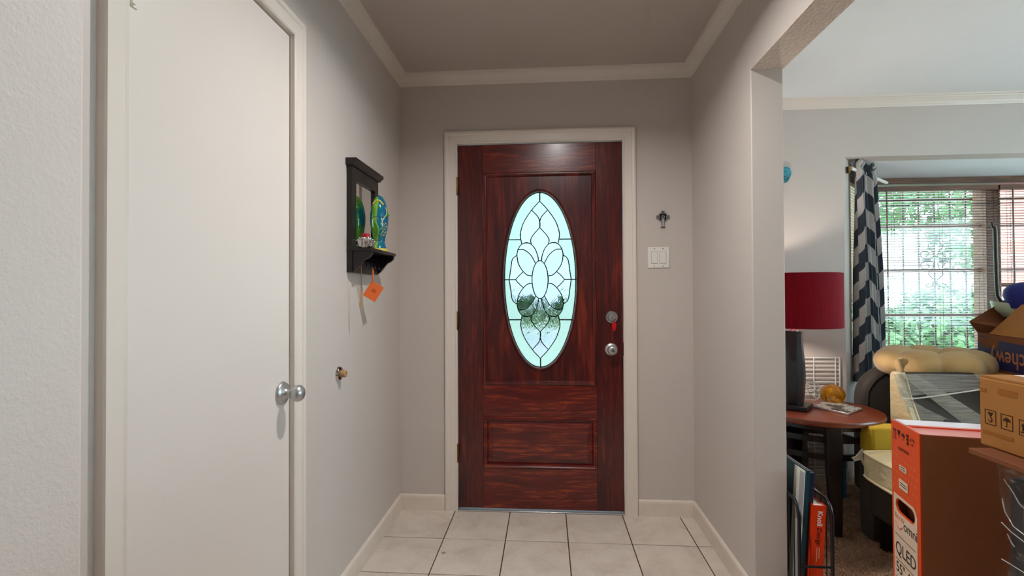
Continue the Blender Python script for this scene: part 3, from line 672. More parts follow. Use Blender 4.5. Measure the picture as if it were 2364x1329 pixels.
# lotus holder with a red candle
lp = at(846, 585, 'x', XL+.080); lz = zs
lt = thing('lotus_candle_holder', (XL+.08, lp.y, lz), 'silver lotus shaped candle holder on the mirror shelf', 'candle holder')
lathe('bowl', [(0, 0), (.018, 0), (.022, .010), (.024, .024), (.021, .026), (.018, .012), (0, .010)], lambda a, b, h: Vector((XL+.076+a, lp.y+b, lz+h)), M_lotus, lt, 24)
pet = None
for ring, (n, r0, hh, tilt) in enumerate(((8, .024, .040, .35), (8, .034, .030, .75))):
    for i in range(n):
        a = 2*math.pi*(i+.5*ring)/n; bm = bmesh.new(); rows = 6; grid = []
        for t in range(rows+1):
            v = t/rows; w = .0145*math.sin(math.pi*min(1, v*.86+.12))**.7*(1 if v < .98 else .2); out = r0+tilt*.012*v*v*1.4; z = .002+hh*math.sin(v*1.45)
            grid.append([bm.verts.new((XL+.076+math.cos(a)*(out-abs(s)*.004)-math.sin(a)*s*w, lp.y+math.sin(a)*(out-abs(s)*.004)+math.cos(a)*s*w, lz+z)) for s in (-1, -.5, 0, .5, 1)])
        for p_, q_ in zip(grid, grid[1:]):
            for k in range(4): bm.faces.new((p_[k], p_[k+1], q_[k+1], q_[k]))
        o = link_mesh('petal', bm, M_lotus, lt, True, angle=80); o.modifiers.new('s', 'SOLIDIFY').thickness = .0015
cz = lz+.0115
cd = thing('candle', (XL+.076, lp.y, cz), 'small red square-looking candle in the silver lotus holder', 'candle')
cd['label'] = 'short red pillar candle in the silver lotus holder'
lathe('wax', [(0, 0), (.0165, 0), (.017, .001), (.017, .044), (.015, .046), (0, .0445)], lambda a, b, h: Vector((XL+.076+a, lp.y+b, cz+h)), M_red, cd, 24)
tube('wick', [(XL+.076, lp.y, cz+.044), (XL+.077, lp.y, cz+.052)], .0008, M_ink, cd, 6)
# things hanging from the hooks
hx = XL+.066; hy = at(861, 640, 'x', hx).y; hzz = sz-.070
tg = thing('orange_tag', (hx, hy, hzz-.13), 'orange leather luggage tag hanging on a ribbon from the mirror shelf', 'tag')
tube('ribbon', [(hx, hy-.002, hzz+.006), (hx, hy-.004, hzz-.02), (hx+.001, hy-.002, hzz-.05)], .0025, M_tag, tg, 6)
tube('ribbon', [(hx, hy+.003, hzz+.006), (hx, hy+.004, hzz-.02), (hx+.001, hy, hzz-.05)], .0025, M_tag, tg, 6)
tm = Matrix.Translation((hx+.002, hy+.005, hzz-.094)) @ Matrix.Rotation(-1.15, 4, 'Z') @ Matrix.Rotation(-.55, 4, 'X')
bm = bmesh.new(); bm_box(bm, -.0015, .0015, -.030, .030, -.040, .034, tm); link_mesh('leather', bm, M_tag, tg, bevel=.001)
bm = bmesh.new(); bm_box(bm, .0013, .0022, -.012, .012, -.006, -.003, tm); bm_box(bm, .0013, .0022, -.008, .010, .002, .005, tm); bm_box(bm, .0013, .0022, -.003, .000, -.010, .008, tm); link_mesh('stamp', bm, M_tagd, tg)
hy = at(834, 660, 'x', hx).y
bc = thing('bookmark_cord', (hx, hy, hzz-.16), 'thin brown cord with a slim brown pendant hanging from the mirror shelf', 'cord')
tube('cord', [(hx, hy, hzz+.006), (hx, hy+.001, hzz-.05), (hx, hy, hzz-.09)], .0013, M_cordbr, bc, 6)
prism('pendant', [(-.006, 0), (.006, 0), (.008, -.05), (.005, -.085), (-.005, -.085), (-.008, -.05)], lambda u, v, w: (hx+u*.5+w*.3, hy+u*.2-w, hzz-.088+v), -.0012, .0012, M_tan, bc)

# ================================================================== BACK WALL: cross and switch
cc = at(1530, 506, 'y', YB)
cr = thing('celtic_cross', (cc.x, YB, cc.z), 'small pewter Celtic cross hung above the light switch', 'cross')
wf2 = lambda x, z, w: (cc.x+x, YB-w, cc.z+z)
cx0, cz0 = 0.0, .012
prism('ring', ellipse(cx0, cz0, .026, .026, 32), wf2, .001, .004, M_pewterd, cr)
sweep('ring_rim', [(-.0025, .001), (-.0025, .0065), (.0025, .0065), (.0025, .001)], ellipse(cx0, cz0, .0245, .0245, 32), wf2, M_pewter, cr, True)
prism('shaft', [(-.0075, cz0), (.0075, cz0), (.009, -.046), (-.009, -.046)], wf2, .002, .008, M_pewter, cr, .001)
prism('shaft_inlay', [(-.004, cz0-.014), (.004, cz0-.014), (.0055, -.040), (-.0055, -.040)], wf2, .008, .0088, M_greyp, cr)
prism('foot', [(-.012, -.046), (.012, -.046), (.012, -.041), (-.012, -.041)], wf2, .002, .008, M_pewter, cr, .001)
for (a, b, c_, d_) in ((-.009, .009, .028, .046), (-.035, -.017, .003, .021), (.017, .035, .003, .021)):
    arm = prism('arm', rect(a, b, c_, d_), wf2, .002, .008, M_pewter, cr, .001)
    sweep('knotwork', [(-.001, .008), (-.001, .0095), (.001, .0095), (.001, .008)], ellipse((a+b)/2, (c_+d_)/2, .0045, .0045, 14), wf2, M_pewterd, arm, True)
prism('boss', ellipse(0, cz0, .009, .009, 20), wf2, .002, .009, M_pewter, cr); prism('boss_centre', ellipse(0, cz0, .005, .005, 4), wf2, .009, .0098, M_pewterd, cr)
sw0, sw1 = at(1495, 570, 'y', YB), at(1545, 618, 'y', YB); sx0, sx1, sz1, sz0 = sw0.x, sw1.x, sw0.z, sw1.z
sw = thing('light_switch', (sx0, YB, sz0), 'white double rocker light switch beside the front door', 'light switch')
box('cover_plate', sx0, sx1, YB-.006, YB-.0003, sz0, sz1, M_white, sw, .003)
for i in (0, 1):
    xc = sx0+(sx1-sx0)*(.30+.40*i); zc = (sz0+sz1)/2
    box('rocker_frame', xc-.0175, xc+.0175, YB-.0068, YB-.005, zc-.034, zc+.034, M_greyp, sw)
    rk = bmesh.new(); bm_box(rk, -.016, .016, -.0035, .003, -.032, .032, Matrix.Translation((xc, YB-.0065, zc)) @ Matrix.Rotation(.06, 4, 'X')); link_mesh('rocker', rk, M_white, sw, bevel=.001)
    for z in (sz0+.010, sz1-.010): lathe('screw', [(0, 0), (.003, 0), (.0025, .001), (0, .0012)], axfn((xc, YB-.006, z), '-y'), M_screw, sw, 12)

# ================================================================== HALL DOWNLIGHT AND ADDED FILL GLOBES, OUT OF FRAME
def lamp_light(name, typ, loc, power, col, size, parent):
    l = bpy.data.lights.new(name, typ); l.energy = power; l.color = col
    if typ == 'AREA': l.shape = 'DISK'; l.size = size
    else: l.shadow_soft_size = size
    o = bpy.data.objects.new(name, l); COL.objects.link(o); o.location = loc; setpar(o, parent); return o
HL = (0.09, 1.50, ZC)
rl = thing('recessed_light', HL, 'white recessed ceiling downlight of the hall', 'light')
lathe('trim_ring', [(.055, 0), (.080, 0), (.080, -.004), (.058, -.008), (.055, -.004)], lambda a, b, h: Vector((HL[0]+a, HL[1]+b, HL[2]+h-.0005)), M_white, rl, 32)
lamp_light('bulb', 'AREA', (HL[0], HL[1], ZC-.012), P_HALL, (1, .975, .945), .075, rl).data.spread = math.radians(152)
def pendant(x, y, z, r, power, label):  # hanging globes added out of view as fill light
    p = thing('fill_globe_light', (x, y, z), label, 'light', 'added fill globes')
    tube('cord', [(x, y, ZC-.02), (x, y, z+r+.02)], .004, M_white, p, 8)
    lathe('canopy', [(0, 0), (.06, 0), (.055, -.02), (0, -.025)], lambda a, b, h: Vector((x+a, y+b, ZC+h-.001)), M_nickel, p, 24)
    pr = [(max(1e-7, r*math.sin(t)), -r*math.cos(t)) for t in np.linspace(0.0, math.pi, 13)]; pr[0] = (0, -r); pr[-1] = (0, r)
    e = power/(math.pi*4*math.pi*r*r)
    lathe('globe', pr, lambda a, b, h: Vector((x+a, y+b, z+h)), emit('fill_globe_glow', (.97, .985, 1), e), p, 24)
    lathe('collar', [(0, r-.01), (.03, r-.005), (.03, r+.03), (0, r+.035)], lambda a, b, h: Vector((x+a, y+b, z+h)), M_nickel, p, 20)
pendant(3.2, .2, 1.95, .16, P_FILL_LIVING, 'unseen opal globe added to fill the living room with light')
pendant(.05, -1.7, 1.95, .16, P_FILL_BACK, 'unseen opal globe added behind the hall as fill light')

# ================================================================== BAY WINDOWS
def front_window(name, x0, x1, label, ornament):
    w = thing(name, ((x0+x1)/2, YF, .7), label, kind='structure')
    box('window_frame', x0, x0+.05, YF-.01, YF+.11, .70, 1.985, M_wintrim, w, .003); box('window_frame', x1-.05, x1, YF-.01, YF+.11, .70, 1.985, M_wintrim, w, .003)
    box('window_frame', x0, x1, YF-.01, YF+.11, 1.985, 2.0, M_wintrim, w); box('window_sill', x0, x1, YF-.05, YF+.12, .68, .70, M_wintrim, w, .004)
    zz = [at(2160, y, 'y', YF+.06).z for y in (521, 624, 727)]
    for z in zz: box('sash_bar', x0+.05, x1-.05, YF+.045, YF+.075, z-.012, z+.012, M_muntin, w)
    lv = [.70]+sorted(zz)+[1.985]
    for a, b in zip(lv, lv[1:]): box('pane', x0+.05, x1-.05, YF+.058, YF+.062, a+.001, b-.001, M_winglass, w)
    return w
XM = at(2284, 600, 'y', YF+.03).x
front_window('window_1', B.x+.01, XM, 'wide wood-framed window of the bay', True)
front_window('window_2', XM, XB2+.03, 'second wood-framed window of the bay', False)
struct(box('trim_8', B.x, XB2, YF-.02, YF+.10, 2.022, ZS-.001, M_wintrim, bevel=.003), 'stained wood head trim above the bay blinds')
# iron grille outside
gr = thing('window_grille', (2.9, YF+.16, .7), 'painted iron security grille with scrollwork outside the bay window', 'window grille')
yg = YF+.16; xg0 = at(2085, 600, 'y', yg).x; stp = at(2121, 600, 'y', yg).x-xg0
for i in range(-3, 11):
    x = xg0+i*stp
    if x < XB2: box('bar', x-.0045, x+.0045, yg-.0045, yg+.0045, .66, 2.0, M_iron, gr)
for z in (.74, 1.93): box('cross_bar', B.x-.1, XB2, yg-.008, yg+.008, z-.010, z+.010, M_iron, gr)
ocx = xg0+2*stp; oz = at(2158, 600, 'y', yg).z
def op(u, v): c = at(2158, 600, 'y', yg); k = c.y/f_px; return (ocx+u*k, yg-.012, c.z-v*k)
def scroll(pts): tube('scroll', [op(u, v) for u, v in (lambda c: [(p.x, p.y) for p in c])(catmull(pts, 5))], .005, M_iron, gr, 6)
for sy in (-1, 1):
    for s in (-1, 1):
        scroll([(s*0, sy*52), (s*8, sy*57), (s*17, sy*60), (s*20, sy*54), (s*14, sy*51)])
        scroll([(s*2, sy*43), (s*14, sy*33), (s*13, sy*25), (s*6, sy*18), (s*4, sy*5)])
        scroll([(s*6, sy*3), (s*26, sy*4), (s*31, sy*12), (s*26, sy*19), (s*16, sy*18), (s*14, sy*11), (s*20, sy*8)])
    for k in (0, 1, 2): o = op(0, sy*(46+4*k)); box('collar', o[0]-.014, o[0]+.014, yg-.018, yg+.010, o[2]-.006, o[2]+.006, M_iron, gr)
for s in (-1, 1): a, b = op(s*10, 0), op(s*28, 0); tube('scroll', [a, b], .007, M_iron, gr, 6)
# wooden blinds, one object for every slat
def blind(label, fn, L, ztop, zbot, cords, wand=None, loc=(0, 0, 0)):
    b = thing('window_blind', loc, label, 'window blind', 'wooden blinds of the bay window')
    def bx(nm, u0, u1, w0, w1, z0, z1, m):
        bm = bmesh.new(); vs = bm_box(bm, u0, u1, w0, w1, z0, z1)
        for v in vs: v.co = Vector(fn(v.co.x, v.co.z, v.co.y))
        return link_mesh(nm, bm, m, b)
    bx('headrail', 0, L, -.028, .028, ztop, ztop+.036, M_blind); bx('bottom_rail', 0, L, -.013, .013, zbot, zbot+.016, M_blind)
    first = None; z = ztop-.014
    while z > zbot+.02:
        if first is None:
            bm = bmesh.new(); pr = []
            for k in range(5):
                t = k/4-.5; pr.append((t*.026, -.0016*(2*t)**2+t*.026*.10))
            vs = [[bm.verts.new(fn(u, z+h+dz, w)) for w, h in pr] for u in (.004, L-.004) for dz in (0, .0024)]
            a0, a1, b0, b1 = vs
            for k in range(4):
                bm.faces.new((a0[k], a0[k+1], b0[k+1], b0[k])); bm.faces.new((a1[k], b1[k], b1[k+1], a1[k+1]))
                bm.faces.new((a0[k], a1[k], a1[k+1], a0[k+1])); bm.faces.new((b0[k], b0[k+1], b1[k+1], b1[k]))
            for k in (0, 4): bm.faces.new((a0[k], b0[k], b1[k], a1[k]))
            first = link_mesh('slat', bm, M_darkslat, b)
        else:
            c = first.copy(); COL.objects.link(c); c.location.z = first.location.z-(zs0-z)
        if first is not None and z == ztop-.014: zs0 = z
        z -= .0201
    for u in cords:
        for w in (-.0135, .0135):
            p, q = fn(u, ztop, w), fn(u, zbot+.01, w); tube('ladder_cord', [p, q], .0011, M_cordbr, b, 5)
    if wand:
        u, z0 = wand; tube('tilt_wand', [fn(u, ztop+.005, .032), fn(u+.003, z0, .034)], .0045, M_darkslat, b, 8)
    return b
yb = YF-.035
zt_ = at(2160, 441, 'y', yb).z; zbt = at(2160, 799, 'y', yb).z-.03
blind('brown wooden blind in front of the scrollwork grille', lambda u, v, w: (B.x+.012+u, yb-w, v), XM-.02-B.x, zt_, zbt, (.13, .47, .78), (at(2046, 500, 'y', yb-.03).x-B.x-.01, at(2046, 640, 'y', yb-.03).z), (B.x+.3, yb, zbt))
blind('brown wooden blind of the bay window beside the brick view', lambda u, v, w: (XM+.004+u, yb-w, v), XB2-.02-XM, zt_, zbt, (.08, .5), (at(2337, 500, 'y', yb-.03).x-XM, at(2337, 650, 'y', yb-.03).z), (XM+.3, yb, zbt))
w3 = thing('window_3', (*(A+dg*.48), SZ0), 'narrow angled side window of the bay', kind='structure')
for u0, u1, v0, v1 in ((SW0, SW0+.03, SZ0, SZ1), (SW1-.03, SW1, SZ0, SZ1), (SW0+.03, SW1-.03, SZ1-.05, SZ1), (SW0+.03, SW1-.03, SZ0, SZ0+.03)):
    prism('window_frame', rect(u0, u1, v0, v1), side, -.09, -.005, M_wintrim, w3)
prism('pane', rect(SW0+.03, SW1-.03, SZ0+.03, SZ1-.05), side, -.072, -.068, M_winglass, w3)
blind('narrow brown blind behind the chevron curtain', lambda u, v, w: side(SW0+.034+u, v, -.032+w), SW1-SW0-.068, SZ1-.09, SZ0+.04, (.05, .5), None, (*(A+dg*.48), SZ0+.04))
# thin cable across the upper panes
ca = [at(x, y, 'y', yb-.05) for x, y in ((2034, 475), (2120, 473), (2230, 471), (2364, 468))]
tag(tube('window_cable', ca+[Vector((XB2-.02, yb-.05, ca[-1].z))], .0025, M_ink), 'thin dark cable strung across the bay blinds', 'cable')

# curtain on its rod
rodz = 2.0; r0 = Vector((1.955, 3.262)); r1 = Vector((2.475, 3.722)); rd = (r1-r0).normalized(); rn = Vector((rd.y, -rd.x))
rod = thing('curtain_rod', (r0.x, r0.y, rodz), 'white curtain rod with a dark end cap in the bay corner', 'curtain rod')
tube('rod', [(*r0, rodz), (*r1, rodz)], .011, M_white, rod, 14)
tube('end_cap', [(*(r1), rodz), (*(r1+rd*.03), rodz)], [.013, .010], M_ink, rod, 14)
box('wall_bracket', A.x+.035, A.x+.047, YL+.012, YL+.035, rodz-.03, rodz+.012, M_brass, rod)
bm = bmesh.new(); uvl = bm.loops.layers.uv.new('UVMap'); nu, nv = 160, 40; zb0 = .62; L0 = .40
verts = []; cloth = 1.15
for jv in range(nv+1):
    v = jv/nv; z = 2.058-(2.058-zb0)*v; row = []
    for iu in range(nu+1):
        u = iu/nu; spread = .86+.22*v; along = .06+(u-.0)*L0*spread
        amp = .026+.012*min(1, v*2); ph = u*2*math.pi*5.5
        w = amp*math.sin(ph)+.010*math.sin(ph*.37+v*3)
        if v < .04: w *= 1.35 if v < .01 else .6
        along += .012*math.cos(ph*1.0+1)*min(1, v*3+.3)
        p = r0+rd*along+rn*(w+.004)
        row.append((bm.verts.new((p.x, p.y, z+.010*math.sin(ph*2.1+1)*(1 if v < .01 else 0))), u*cloth, z))
    verts.append(row)
for jv in range(nv):
    for iu in range(nu):
        q = (verts[jv][iu], verts[jv+1][iu], verts[jv+1][iu+1], verts[jv][iu+1]); fc = bm.faces.new([x[0] for x in q])
        for lp_, x in zip(fc.loops, q): lp_[uvl].uv = (x[1], x[2])
cu = link_mesh('curtain', bm, M_curtain, None, True, angle=80); cu.modifiers.new('s', 'SOLIDIFY').thickness = .002
tag(cu, 'grey and white chevron print curtain gathered in the bay corner', 'curtain')

# ================================================================== WALL ORNAMENT, TABLE AND LAMP
oc = at(1806, 402, 'y', YL-.01)
orn = thing('glass_wall_fish', (oc.x, YL, oc.z), 'turquoise streaked glass ornament on the living room wall', 'wall ornament')
prism('glass_body', [(p.x, p.y) for p in catmull([(-.10, -.02), (-.04, .035), (.02, .045), (.045, .030), (.052, .0), (.040, -.03), (.02, -.055), (-.03, -.045), (-.10, -.02)], 4)][:-1], lambda x, z, w: (oc.x+x, YL-w, oc.z+z), .004, .022, M_turq, orn, .004)
tube('hanger', [(oc.x-.02, YL-.012, oc.z+.04), (oc.x-.02, YL-.004, oc.z+.075)], .0015, M_nickel, orn, 6)

TC = Vector((1.465, 2.81)); TR, TZ = .327, .57
tb = thing('end_table', (TC.x, TC.y, 0), 'round cherry end table with black legs and curved rails', 'table')
lathe('tabletop', [(0, -.030), (TR-.012, -.030), (TR-.002, -.026), (TR, -.020), (TR, -.006), (TR-.003, -.001), (TR-.008, 0), (0, 0)], lambda a, b, h: Vector((TC.x+a, TC.y+b, TZ+h)), M_table, tb, 72)
lathe('apron', [(.268, -.030), (.285, -.030), (.285, -.055), (.268, -.055)], lambda a, b, h: Vector((TC.x+a, TC.y+b, TZ+h)), M_blackwood, tb, 48)
for ang in (-99, -9, 81, 171):
    a = math.radians(ang); bm = bmesh.new(); rings = []
    for z, w, r in ((TZ-.030, .034, .262), (TZ-.12, .034, .266), (.30, .031, .276), (.12, .025, .290), (.012, .021, .300)):
        c = Vector((TC.x+math.cos(a)*r, TC.y+math.sin(a)*r, z)); e = Vector((math.cos(a), math.sin(a), 0)); t = Vector((-math.sin(a), math.cos(a), 0))
        rings.append([bm.verts.new(c+e*w*p*.8+t*w*q) for p, q in ((-1, -1), (1, -1), (1, 1), (-1, 1))])
    for p_, q_ in zip(rings, rings[1:]):
        for k in range(4): bm.faces.new((p_[k], p_[(k+1) % 4], q_[(k+1) % 4], q_[k]))
    bm.faces.new(rings[0]); bm.faces.new(rings[-1]); link_mesh('leg', bm, M_blackwood, tb, bevel=.004)
for k in range(4):
    a0, a1 = math.radians(-99+90*k+6), math.radians(-99+90*k+84)
    for z in (TZ-.105, TZ-.19):
        bm = bmesh.new(); pth = [(TC.x+.262*math.cos(t), TC.y+.262*math.sin(t)) for t in np.linspace(a0, a1, 14)]
        sweep('', [(-.008, -.014), (.008, -.014), (.008, .014), (-.008, .014)], pth, lambda x, y, b: (x, y, z+b), None, bm=bm); link_mesh('curved_rail', bm, M_blackwood, tb)
# lamp
LC = Vector((at(1832, 690, 'y', 2.79).x, 2.79))
tl = thing('table_lamp', (LC.x, LC.y, TZ), 'table lamp with a dark wood body and a red drum shade', 'lamp')
Lf = lambda a, b, h: Vector((LC.x+a, LC.y+b, TZ+h))
rt = Matrix.Translation((LC.x, LC.y, TZ)) @ Matrix.Rotation(math.radians(-38), 4, 'Z')
bm = bmesh.new(); bm_box(bm, -.075, .075, -.075, .075, .0005, .026, rt); link_mesh('base', bm, M_blackwood, tl, bevel=.004)
bm = bmesh.new(); rings = []
for z, w in ((.026, .040), (.08, .045), (.16, .050), (.24, .048), (.33, .041), (.40, .039), (.425, .040)):
    rings.append([bm.verts.new(rt @ Vector((w*x, w*y, z))) for x, y in ((-1, -.55), (-.55, -1), (.55, -1), (1, -.55), (1, .55), (.55, 1), (-.55, 1), (-1, .55))])
for p_, q_ in zip(rings, rings[1:]):
    for k in range(8): bm.faces.new((p_[k], p_[(k+1) % 8], q_[(k+1) % 8], q_[k]))
bm.faces.new(rings[0]); bm.faces.new(rings[-1]); bd = link_mesh('lamp_body', bm, M_blackwood, tl, smooth=True, angle=25)
bm = bmesh.new(); bm_box(bm, -.013, .013, -.046, -.035, .10, .38, rt); link_mesh('groove', bm, M_ink, bd)
sh = at(1832, 632, 'y', LC.y).z-TZ; sb = at(1832, 753, 'y', LC.y).z-TZ; SR = at(1938.5, 690, 'y', LC.y).x-LC.x-.012
lathe('neck', [(0, .425), (.022, .425), (.022, .430), (.010, .436), (.008, sb+.08), (0, sb+.08)], Lf, M_chrome, tl, 20)
bm = bmesh.new()
sb_, sh_ = sb, sh
lathe('lamp_shade', [(SR*.985, sb_), (SR, sb_+.003), (SR, sh_-.003), (SR*.985, sh_), (SR*.985-.002, sh_-.002), (SR*.985-.002, sb_+.002), (SR*.985, sb_)], Lf, M_shade, tl, 64)
for k in range(3):
    a = 2*math.pi*k/3+.4; tube('spider', [Lf(0, 0, sh_-.012), Lf(.97*SR*math.cos(a), .97*SR*math.sin(a), sh_-.012)], .0018, M_chrome, tl, 6)
tube('harp', [Lf(0, .045, sb_+.07), Lf(0, .055, (sb_+sh_)/2), Lf(0, .02, sh_-.02), Lf(0, -.02, sh_-.02), Lf(0, -.055, (sb_+sh_)/2), Lf(0, -.045, sb_+.07)], .0018, M_chrome, tl, 6)
lathe('finial', [(0, sh_-.012), (.017, sh_-.010), (.017, sh_+.008), (.010, sh_+.011), (0, sh_+.011)], Lf, M_nickel, tl, 18)
lamp_light('bulb', 'POINT', Lf(0, 0, (sb_+sh_)/2-.02), P_LAMP, (1, .92, .80), .03, tl)
# glass pieces and silver tile on the table
gp = at(1868, 921, 'z', TZ); gp = Vector((at(1868, 921, 'y', 3.0).x, 3.0)); gr_ = .062
gd = thing('glass_disc', (gp.x, gp.y, TZ), 'clear round glass paperweight standing on the end table', 'paperweight')
pts = [(gr_*math.cos(t), gr_*.98*math.sin(t)+gr_*.86) for t in np.linspace(-math.pi/2+.52, 1.5*math.pi-.52, 40)]
Gf = lambda u, v, w: (gp.x+u+w*.2, gp.y+w-u*.2, TZ+.0006+v)
prism('glass', pts, Gf, -.014, .014, M_clear, gd, .004)
for a, b, r in ((-.012, .085, .014), (.005, .06, .009), (-.02, .045, .011), (.018, .038, .007)):
    sweep('swirl', [(-.0012, -.016), (-.0012, -.0145), (.0012, -.0145), (.0012, -.016)], ellipse(a, b, r, r*.8, 18), Gf, M_white, gd, True)
ap_ = at(1922, 931, 'z', TZ); ab = Vector((ap_.x, ap_.y-.0)); ar = 24.5*(.9975*ab.y-.07*ab.x)/f_px
am = thing('amber_glass_ball', (ab.x, ab.y, TZ), 'amber bubbled glass ball on the end table', 'glass ball')
pr = [(max(0, math.sin(t)), -math.cos(t)) for t in np.linspace(0, math.pi, 17)]; pr = [(r_*ar*1.03, max(-ar*.86, h_*ar*.92)) for r_, h_ in pr]; pr[0] = (0, -ar*.86); pr[-1] = (0, ar*.92)
lathe('glass', pr, lambda a, b, h: Vector((ab.x+a, ab.y+b, TZ+.0006+ar*.86+h)), M_amber, am, 32)
for k in range(14):
    t, s = random.uniform(0, 2*math.pi), random.uniform(-.8, .8); q = Vector((math.cos(t)*math.cos(s), math.sin(t)*math.cos(s), math.sin(s)))*ar*.62
    r = random.uniform(.002, .005); c = Vector((ab.x, ab.y, TZ+ar*.9))+q
    lathe('bubble', [(0, -r), (r*.7, -r*.7), (r, 0), (r*.7, r*.7), (0, r)], axfn(c, 'z'), M_yellow, am, 8)
tp = [at(*q, 'z', TZ+.014) for q in ((1877, 935), (1960, 955), (1991, 941), (1914, 927))]
u_ = (tp[1]-tp[0]+tp[2]-tp[3])/2; v_ = (tp[3]-tp[0]+tp[2]-tp[1])/2; o_ = tp[0]
tf = lambda a, b, h: o_+u_*a+v_*b+Vector((0, 0, h-.014))
ti = thing('silver_tile', (o_.x, o_.y, TZ), 'rectangular silver relief tile lying on the end table', 'tile ornament')
prism('plate', rect(0, 1, 0, 1), tf, .001, .011, M_silver, ti, .0015)
for i in range(6):
    for k in range(3):
        a, b = (i+.12)/6, (k+.12)/3; prism('relief_block', rect(a, a+.125, b, b+.26), tf, .011, random.uniform(.013, .019), random.choice((M_silver, M_silver, M_silverd)), ti)

# ================================================================== BEHIND AND UNDER THE TABLE
wy = 3.222; wr = thing('wire_shelf', (1.6, wy, 0), 'white coated wire shelf standing against the living room wall', 'wire shelf')
px_ = lambda x, y: at(x, y, 'y', wy)
xr0, xr1 = 1.30, px_(1940, 850).x; ztp = px_(1930, 823).z
for x in (px_(1878, 850).x, px_(1928, 850).x, px_(1937.5, 850).x, 1.36): tube('upright_wire', [(x, wy-.004, .003), (x, wy-.004, ztp)], .0035, M_whitesh, wr, 8)
z = ztp-.008; k = 0
while z > .05: tube('cross_wire', [(xr0, wy+.003, z), (xr1, wy+.003, z)], .0026 if k % 3 else .0036, M_whitesh, wr, 6); z -= .0255; k += 1
bp = box('wrapped_bundle', 1.20, 1.62, 3.135, 3.20, .014, .46, M_greybag, None, .02)
tag(bp, 'grey plastic-wrapped bundle on the carpet behind the end table', 'bundle')
pk = box('blue_packet', 1.665, 1.74, 2.98, 3.03, .002, .25, M_cyan, None, .004); tag(pk, 'small cyan packet on the carpet behind the end table', 'packet')

# magazine rack with books
yr0, yr1 = 1.86, 2.16; xa, xb = at(1845, 1200, 'y', yr0).x, at(1921, 1200, 'y', yr0).x; zr = at(1916, 1160, 'y', yr0).z
mr = thing('magazine_rack', ((xa+xb)/2, 2.0, 0), 'black tubular metal magazine rack beside the wall end', 'magazine rack')
for x in (xa, xb):
    pts = [(x, yr0, .006), (x, yr0, zr-.05), (x, yr0+.012, zr-.018), (x, yr0+.04, zr)]+[(x, yr1-.04, zr), (x, yr1-.012, zr-.018), (x, yr1, zr-.05), (x, yr1, .006)]
    tube('side_frame', pts, .0065, M_blackmetal, mr, 10)
zc_ = at(1880, 1308, 'y', yr0).z
for y in (yr0, yr1):
    tube('cross_bar', [(xa, y, zc_), (xb, y, zc_)], .005, M_blackmetal, mr, 8); tube('cross_bar', [(xa, y, .07), (xb, y, .07)], .005, M_blackmetal, mr, 8)
for i in range(1, 8):
    y = yr0+(yr1-yr0)*i/8
    for x in (xa, xb): tube('wire', [(x, y, .07), (x, y, zr)], .0022, M_blackmetal, mr, 6)
    tube('wire', [(xa, y, .07), (xb, y, .07)], .0022, M_blackmetal, mr, 6)
for x in (xa, xb): tube('long_rail', [(x, yr0, .07), (x, yr1, .07)], .004, M_blackmetal, mr, 8)
def book(name, label, x, y, z, w, h, d, lean, mcover, mpage, cat='book'):
    b = thing(name, (x, y, z), label, cat); mt = Matrix.Translation((x, y, z)) @ Matrix.Rotation(lean, 4, 'Y'); t = .003
    for nm, q, m in (('cover', (-w/2, -w/2+t, 0, d, 0, h), mcover), ('cover', (w/2-t, w/2, 0, d, 0, h), mcover), ('spine', (-w/2+t, w/2-t, 0, t, 0, h), mcover), ('pages', (-w/2+t, w/2-t, t, d-.006, .004, h-.005), mpage)):
        bm = bmesh.new(); bm_box(bm, *q, mt); link_mesh(nm, bm, m, b)
    return b, mt
zk = .078
tbk = at(1868, 1085, 'y', 1.90); xk = tbk.x
lean = .065; hB = (tbk.z-zk)/math.cos(lean)
bt, mt = book('tall_book', 'tall teal book with a white cover panel in the magazine rack', xk-math.sin(lean)*hB-.004, 1.895, zk, .012, hB, .25, lean, M_teal, M_paper)
bm = bmesh.new(); bm_box(bm, -.0068, -.0060, .010, .088, .005, hB-.006, mt); link_mesh('cover_panel', bm, M_paper, bt)
bm = bmesh.new(); bm_box(bm, -.0074, -.0066, .014, .046, .02, hB-.014, mt); link_mesh('printed_mark', bm, M_greyp, bt)
b2, _ = book('slim_binder', 'slim navy book leaning between the teal and orange books', xk-math.sin(lean)*hB+.016, 1.905, zk, .016, hB-.012, .24, lean, M_navybook, M_paper)
obk = at(1892, 1166, 'y', 1.885); hO = (obk.z-zk)/math.cos(.06)
bo, mo = book('orange_book', 'thick orange Knoll Design book standing in the magazine rack', obk.x-math.sin(.06)*hO, 1.882, zk, .046, hO, .23, .06, M_orbook, M_paper)
ux = mo.to_3x3() @ Vector((0, 0, -1)); uy = mo.to_3x3() @ Vector((1, 0, 0))
text('spine_title', 'Knoll', mo @ Vector((-.006, -.0003, hO-.020)), ux, uy, .026, M_white, bo, bold=.0006)
text('spine_title', 'Design', mo @ Vector((-.006, -.0003, hO-.082)), ux, uy, .024, M_ink, bo)
for k in (0, 1):
    bm = bmesh.new(); bm_box(bm, -.004+.008*k, -.002+.008*k, -.0006, -.0001, hO-.205+.01*k, hO-.155, mo); link_mesh('spine_line', bm, M_panelw, bo)

